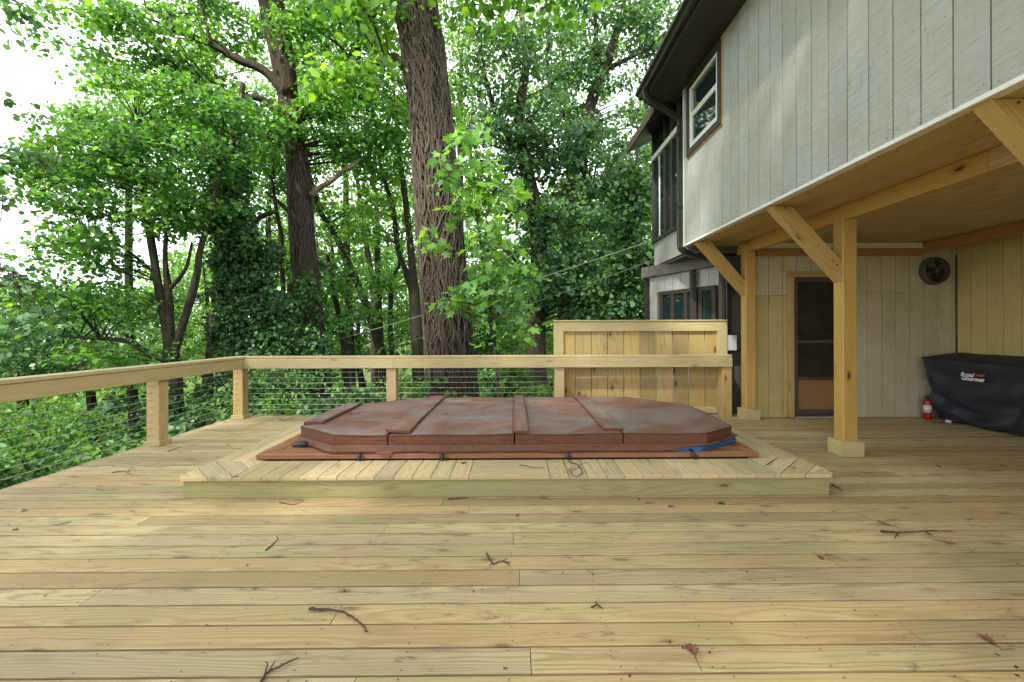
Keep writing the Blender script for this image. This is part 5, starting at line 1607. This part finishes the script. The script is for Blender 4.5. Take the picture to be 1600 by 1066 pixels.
# ---- trees further back that close the wood
rb = random.Random(77)
back_trees = [
    ('rounded bluish green tree at the far left above the railing', (40, 520), 16, (3.0, 2.2, 1.7), 80, 'oak'),
    ('pale green tree low behind the left railing', (150, 520), 20, (3.6, 2.5, 2.2), 85, 'far'),
    ('hazy pale tree between the forked left tree and the ivy trunk', (325, 480), 24, (3.2, 2.5, 3.0), 90, 'far'),
    ('mid green tree filling the gap behind the ivy trunk', (420, 330), 22, (3.4, 2.6, 3.6), 110, 'maple'),
    ('bright green tree behind the forked trunk at upper left', (330, 150), 22, (4.0, 2.6, 3.0), 70, 'poplar'),
    ('light green tree low between the two big trunks', (560, 510), 26, (4.0, 2.5, 2.2), 110, 'far'),
    ('yellow green tree behind the slender trunks', (520, 400), 28, (3.6, 2.6, 3.4), 80, 'poplar'),
    ('tall mid green tree top between the two big trunks', (540, 130), 24, (3.5, 2.6, 3.4), 80, 'maple'),
    ('green tree low behind the vine wrapped trunk', (690, 430), 24, (3.6, 2.5, 4.0), 100, 'maple'),
    ('tree top behind the upper vine wrapped trunk', (720, 120), 22, (2.6, 2.2, 3.0), 60, 'poplar'),
    ('dark green tree behind the sapling', (770, 480), 19, (2.4, 2.0, 2.4), 80, 'maple'),
    ('bright sunlit tree low behind the oak and privacy screen', (900, 500), 24, (4.0, 2.5, 1.8), 90, 'poplar'),
    ('dense green tree behind the oak near the house', (950, 360), 22, (2.6, 2.2, 3.6), 90, 'maple'),
    ('fresh green tree behind the upper fork of the left tree', (200, 230), 20, (3.0, 2.2, 2.4), 62, 'far'),
    ('fine leaved tree high behind the two big trunks', (450, 60), 26, (4.5, 2.5, 3.2), 60, 'far'),
    ('pale tree top high beside the eave of the house', (880, 90), 25, (4.2, 2.5, 3.4), 62, 'far'),
    ('small pale tree top at the far left edge of the view', (-60, 470), 17, (2.4, 2.0, 1.9), 45, 'oak'),
]
for i, (lab, (px, py), Y, rad, n, leaf_) in enumerate(back_trees):
    c = P(px, py, Y); g = gz(c.x, Y)
    h = c.z - g
    st = [(c.x + rb.uniform(-.6, .6), Y, g - .3, .24), (c.x + rb.uniform(-.3, .3), Y, g + h * .5, .17), (c.x, Y, c.z, .11), (c.x + rb.uniform(-.4, .4), Y, c.z + rad[2] * .8, .03)]
    tree('background_tree', lab, [st], [(tuple(c), rad, n), ((c.x, c.y, c.z - rad[2] * .7), (rad[0] * .8, rad[1] * .8, rad[2] * .5), n // 4)], leaf_, 'kite', .155, 60 + i, 'barkdark', 78, (.55, 1.0), .3, segs=7, group='background trees')
# tree standing left of the view; some of its twigs hang into the picture
s12 = [[(-13., 8.6, gz(-13, 8.6) - .3, .25), (-12.8, 8.5, 2, .2), (-12.4, 8.4, 6, .15), (-12., 8.2, 10, .06)],
       [(-12.6, 8.4, 4.5, .1)] + S4(8.6, [(-120, 250, 8), (-40, 225, 5), (20, 235, 3), (60, 250, 1.5)]), [(-12.4, 8.4, 6., .1)] + S4(8.4, [(-90, 10, 7), (-20, -10, 5), (30, 5, 3), (50, 30, 1.5)]),
       [(-12.7, 8.4, 3., .08)] + S4(8.4, [(-100, 400, 6), (-30, 410, 4), (20, 425, 2)])]
bl12 = [blob(30, 15, 8.4, .32, .3, .22, 5), blob(0, 45, 8.4, .15, .2, .1, 2), blob(15, 235, 8.6, .55, .4, .14, 8), blob(5, 300, 8.5, .25, .3, .12, 3), blob(10, 430, 8.4, .6, .4, .3, 10), blob(20, 510, 8.2, .9, .6, .4, 18), ((-12.5, 8.4, 6.5), (2., 2.4, 3.), 60)]
tree('tree', 'tree at the left edge whose dark leafy twigs hang into the sky', s12, bl12, 'oak', 'star', .12, 71, 'barkdark', 40, (.25, .45), .9)

# unseen tall tree added left of the deck; its crown shades deck and siding
s13 = [[(-8.4, -5.6, gz(-8.4, -5.6) - .3, .5), (-8.2, -5.4, 3, .42), (-7.8, -5., 7, .34), (-7.2, -4.4, 10, .24), (-6.8, -4, 13, .1)],
       [(-7.8, -5., 6.5, .2), (-6., -3.2, 9., .14), (-3.8, -1.6, 10.4, .06)], [(-7.4, -4.8, 8., .2), (-7., -2., 10., .13), (-6.4, .6, 11., .05)], [(-7.6, -4.9, 7.5, .2), (-5, -5.6, 10., .13), (-2.5, -6., 11., .05)]]
tree('tree', 'tall shade tree standing left of the deck with its crown spread overhead', s13, [((-3.4, -2.2, 11.), (7.8, 5.6, 1.8), 225)], 'poplar', 'kite', .30, 73, 'bark', 34, (.7, 1.15), .4)

# ---- shrubs below the railings
shr = [(-5.6, 4.4, .9, .5), (-6.2, 6.0, 1.1, .9), (-7.4, 3.6, 1.2, .6), (-8.2, 7.2, 1.5, 1.2), (-6.6, 8.4, 1.1, .8), (-9.8, 5.0, 1.5, 1.0), (-10.6, 9.0, 1.7, 1.3), (-4.9, 8.2, .8, .7), (-3.4, 8.6, .8, .6), (-2.4, 9.2, .7, .5), (-1.5, 8.2, .6, .45), (-.3, 11.5, .9, .6),
       (1.9, 11.4, .8, .5), (2.6, 9.6, .7, .5), (-12.5, 6.4, 1.8, 1.2), (-13.5, 11.5, 2.2, 1.6), (-8.6, 11.0, 1.6, 1.3), (-5.6, 2.9, .8, .35), (-6.4, 1.9, .9, .4), (-5.6, 11.0, 1.3, 1.1)]
where = ['nearest left deck edge, middle', 'by the second railing post', 'lower left slope below the railing', 'slope below the forked tree', 'beyond the corner railing post', 'far down the left slope', 'under the low limb of the forked tree',
         'at the foot of the ivy trunk', 'behind the back railing, left end', 'behind the back railing near the spa corner', 'behind the back railing before the middle post', 'left of the vine trunk foot', 'right of the vine trunk foot', 'before the privacy screen gap', 'leftmost on the slope', 'beneath the far left tree', 'behind the forked tree foot', 'touching the left deck edge near the camera', 'lowest at the left picture edge', 'between forked tree and ivy trunk']
for i, ((x, y, r_, h), w) in enumerate(zip(shr, where)):
    g = gz(x, y)
    root = thing('shrub', 'leafy green shrub ' + w, 'shrub', (x, y, g), 'shrubs below the deck')
    rg = random.Random(100 + i); L = Leaves(100 + i); mb = MB()
    zc = g + h * .55 + .1
    for k in range(int(26 * r_ * r_ + 10)):
        a = rg.uniform(0, 6.28); q = rg.random() ** .5 * r_
        p = (x + q * math.cos(a), y + q * math.sin(a), max(g + .1, zc + rg.uniform(-.5, .75) * (h + .5) * (1 - .5 * (q / r_) ** 2)))
        L.clump(p, rg.uniform(.25, .42), rg.randint(45, 75), .10 if i % 3 else .085, .5)
        if k % 2 == 0: mb.tube([(x + rg.uniform(-.15, .15), y + rg.uniform(-.15, .15), g - .1), ((x + p[0]) / 2, (y + p[1]) / 2, (g + p[2]) / 2 + .15), p], [.016, .011, .004], 5, cap=False)
    mb.build('stems', M['barkdark'], root, Matrix.Translation((x, y, g)), True)
    L.build('foliage', 'oval' if i % 2 else 'star', LM['bush'] if i % 4 else LM['ivy'], root, (x, y, g))

# ---- low growth and the far wood: masses nobody could count
def lowgrowth():
    L = Leaves(300); rg = random.Random(300)
    for k in range(1500):
        Y = 7.0 + 22 * rg.random() ** 1.4
        X = rg.uniform(-1.35, .42) * Y
        if X > -4.4 and Y < 7.1: continue
        if X > .5 and 11.5 < Y < 19: continue
        g = gz(X, Y)
        L.clump((X, Y, g + rg.uniform(.05, .35)), rg.uniform(.3, .6), 30, .13, .5)
    for k in range(260):
        Y = rg.uniform(1.5, 7.); X = rg.uniform(-11, -4.7)
        L.clump((X, Y, gz(X, Y) + rg.uniform(.05, .4)), rg.uniform(.3, .5), 40, .11, .5)
    o = L.build('ground_cover', 'kite', LM['bush'], None, (0, 10, 0))
    tag(o, 'low leafy ground cover across the woodland floor', 'ground cover', None, 'stuff')
lowgrowth()
def farwood():
    L = Leaves(301); rg = random.Random(301)
    for k in range(1500):
        Y = rg.uniform(32, 60)
        u = rg.uniform(-1.35, .6)
        g = gz(u * Y, Y)
        # tops follow the skyline: low at the left, high behind the middle and right
        top = 1.27 + Y * (.02 if u < -1. else .02 + .30 * min(1, (u + 1.) / .5))
        z = g + (top - g) * rg.random()
        L.clump((u * Y, Y, z), rg.uniform(1.2, 2.2), 46, .5, .6)
    o = L.build('far_woodland', 'kite', LM['far'], None, (0, 45, 0))
    tag(o, 'hazy mass of far woodland closing the view behind the trunks', 'woodland', None, 'stuff')
farwood()
def grass():
    L = Leaves(302); rg = L.rg; n = 26000
    Y = rg.uniform(8.6, 20, n); X = rg.uniform(.0, .42, n) * Y
    z = np.array([gz(a, b) for a, b in zip(X, Y)])
    L.p.append(np.column_stack([X, Y, z - .01])); L.d.append(np.column_stack([rg.normal(size=n) * .35, rg.normal(size=n) * .35, np.ones(n)]))
    L.n.append(rg.normal(size=(n, 3)) * np.array([1, 1, .1])); L.s.append(rg.uniform(.08, .2, n))
    o = L.build('lawn_grass', 'kite', LM['grass'], None, (2, 14, 0))
    tag(o, 'sunlit lawn grass behind the back railing', 'grass', None, 'stuff')
grass()

# ---- chain link fence across the lawn
cf = thing('chain_link_fence', 'dark chain link fence on the lawn seen between vine trunk and privacy screen', 'fence', (0, 13, 0))
fpts = [P(742, 606, 13.6), P(776, 600, 13.3), P(795, 597, 12.6), P(868, 588, 12.2)]
tops = []
for p in fpts:
    g = gz(p.x, p.y)
    zt = g + 1.05
    tube('post', [(p.x, p.y, g - .2), (p.x, p.y, zt), (p.x, p.y, zt + .03)], [.034, .034, .015], M['fencemetal'], cf, 8)
    tops.append(Vector((p.x, p.y, zt)))
for a, b in zip(tops, tops[1:]): tube('top_rail', [a, b], .022, M['fencemetal'], cf, 6)
mb = MB()
for a, b in zip(tops, tops[1:]):
    ln = (b - a).length; n = int(ln / .11)
    for k in range(-9, n):
        for s in (1, -1):
            t0, t1 = k / n, (k + 9) / n
            z0, z1 = (1., 0.) if s > 0 else (0., 1.)
            A_, B_ = max(0, t0), min(1, t1)
            if B_ <= A_: continue
            fz_ = lambda t: z0 + (z1 - z0) * (t - t0) / (t1 - t0)
            pa = a.lerp(b, A_); pb = a.lerp(b, B_)
            mb.tube([(pa.x, pa.y, pa.z - 1. + fz_(A_)), (pb.x, pb.y, pb.z - 1. + fz_(B_))], .0022, 3, cap=False)
o = mb.build('wire_mesh', M['fencemetal'], cf); o['kind'] = 'stuff'

# ---- overhead wires to the house
def wire(a, b, sag, label, r=.007):
    pts = [a.lerp(b, k / 24) - Vector((0, 0, sag * 4 * (k / 24) * (1 - k / 24))) for k in range(25)]
    tag(tube('utility_wire', pts, r, M['wire'], None, 5), label, 'wire', 'overhead wires')
wire(P(300, 583, 17.5), P(1024, 374, 8.4), .25, 'thicker pale overhead wire sloping up to the far wing of the house', .0055)
wire(P(520, 560, 17.), P(1024, 405, 8.4), .2, 'thin lower overhead wire below the thicker one', .0033)
print('LEAF TRIS', TRI[0])
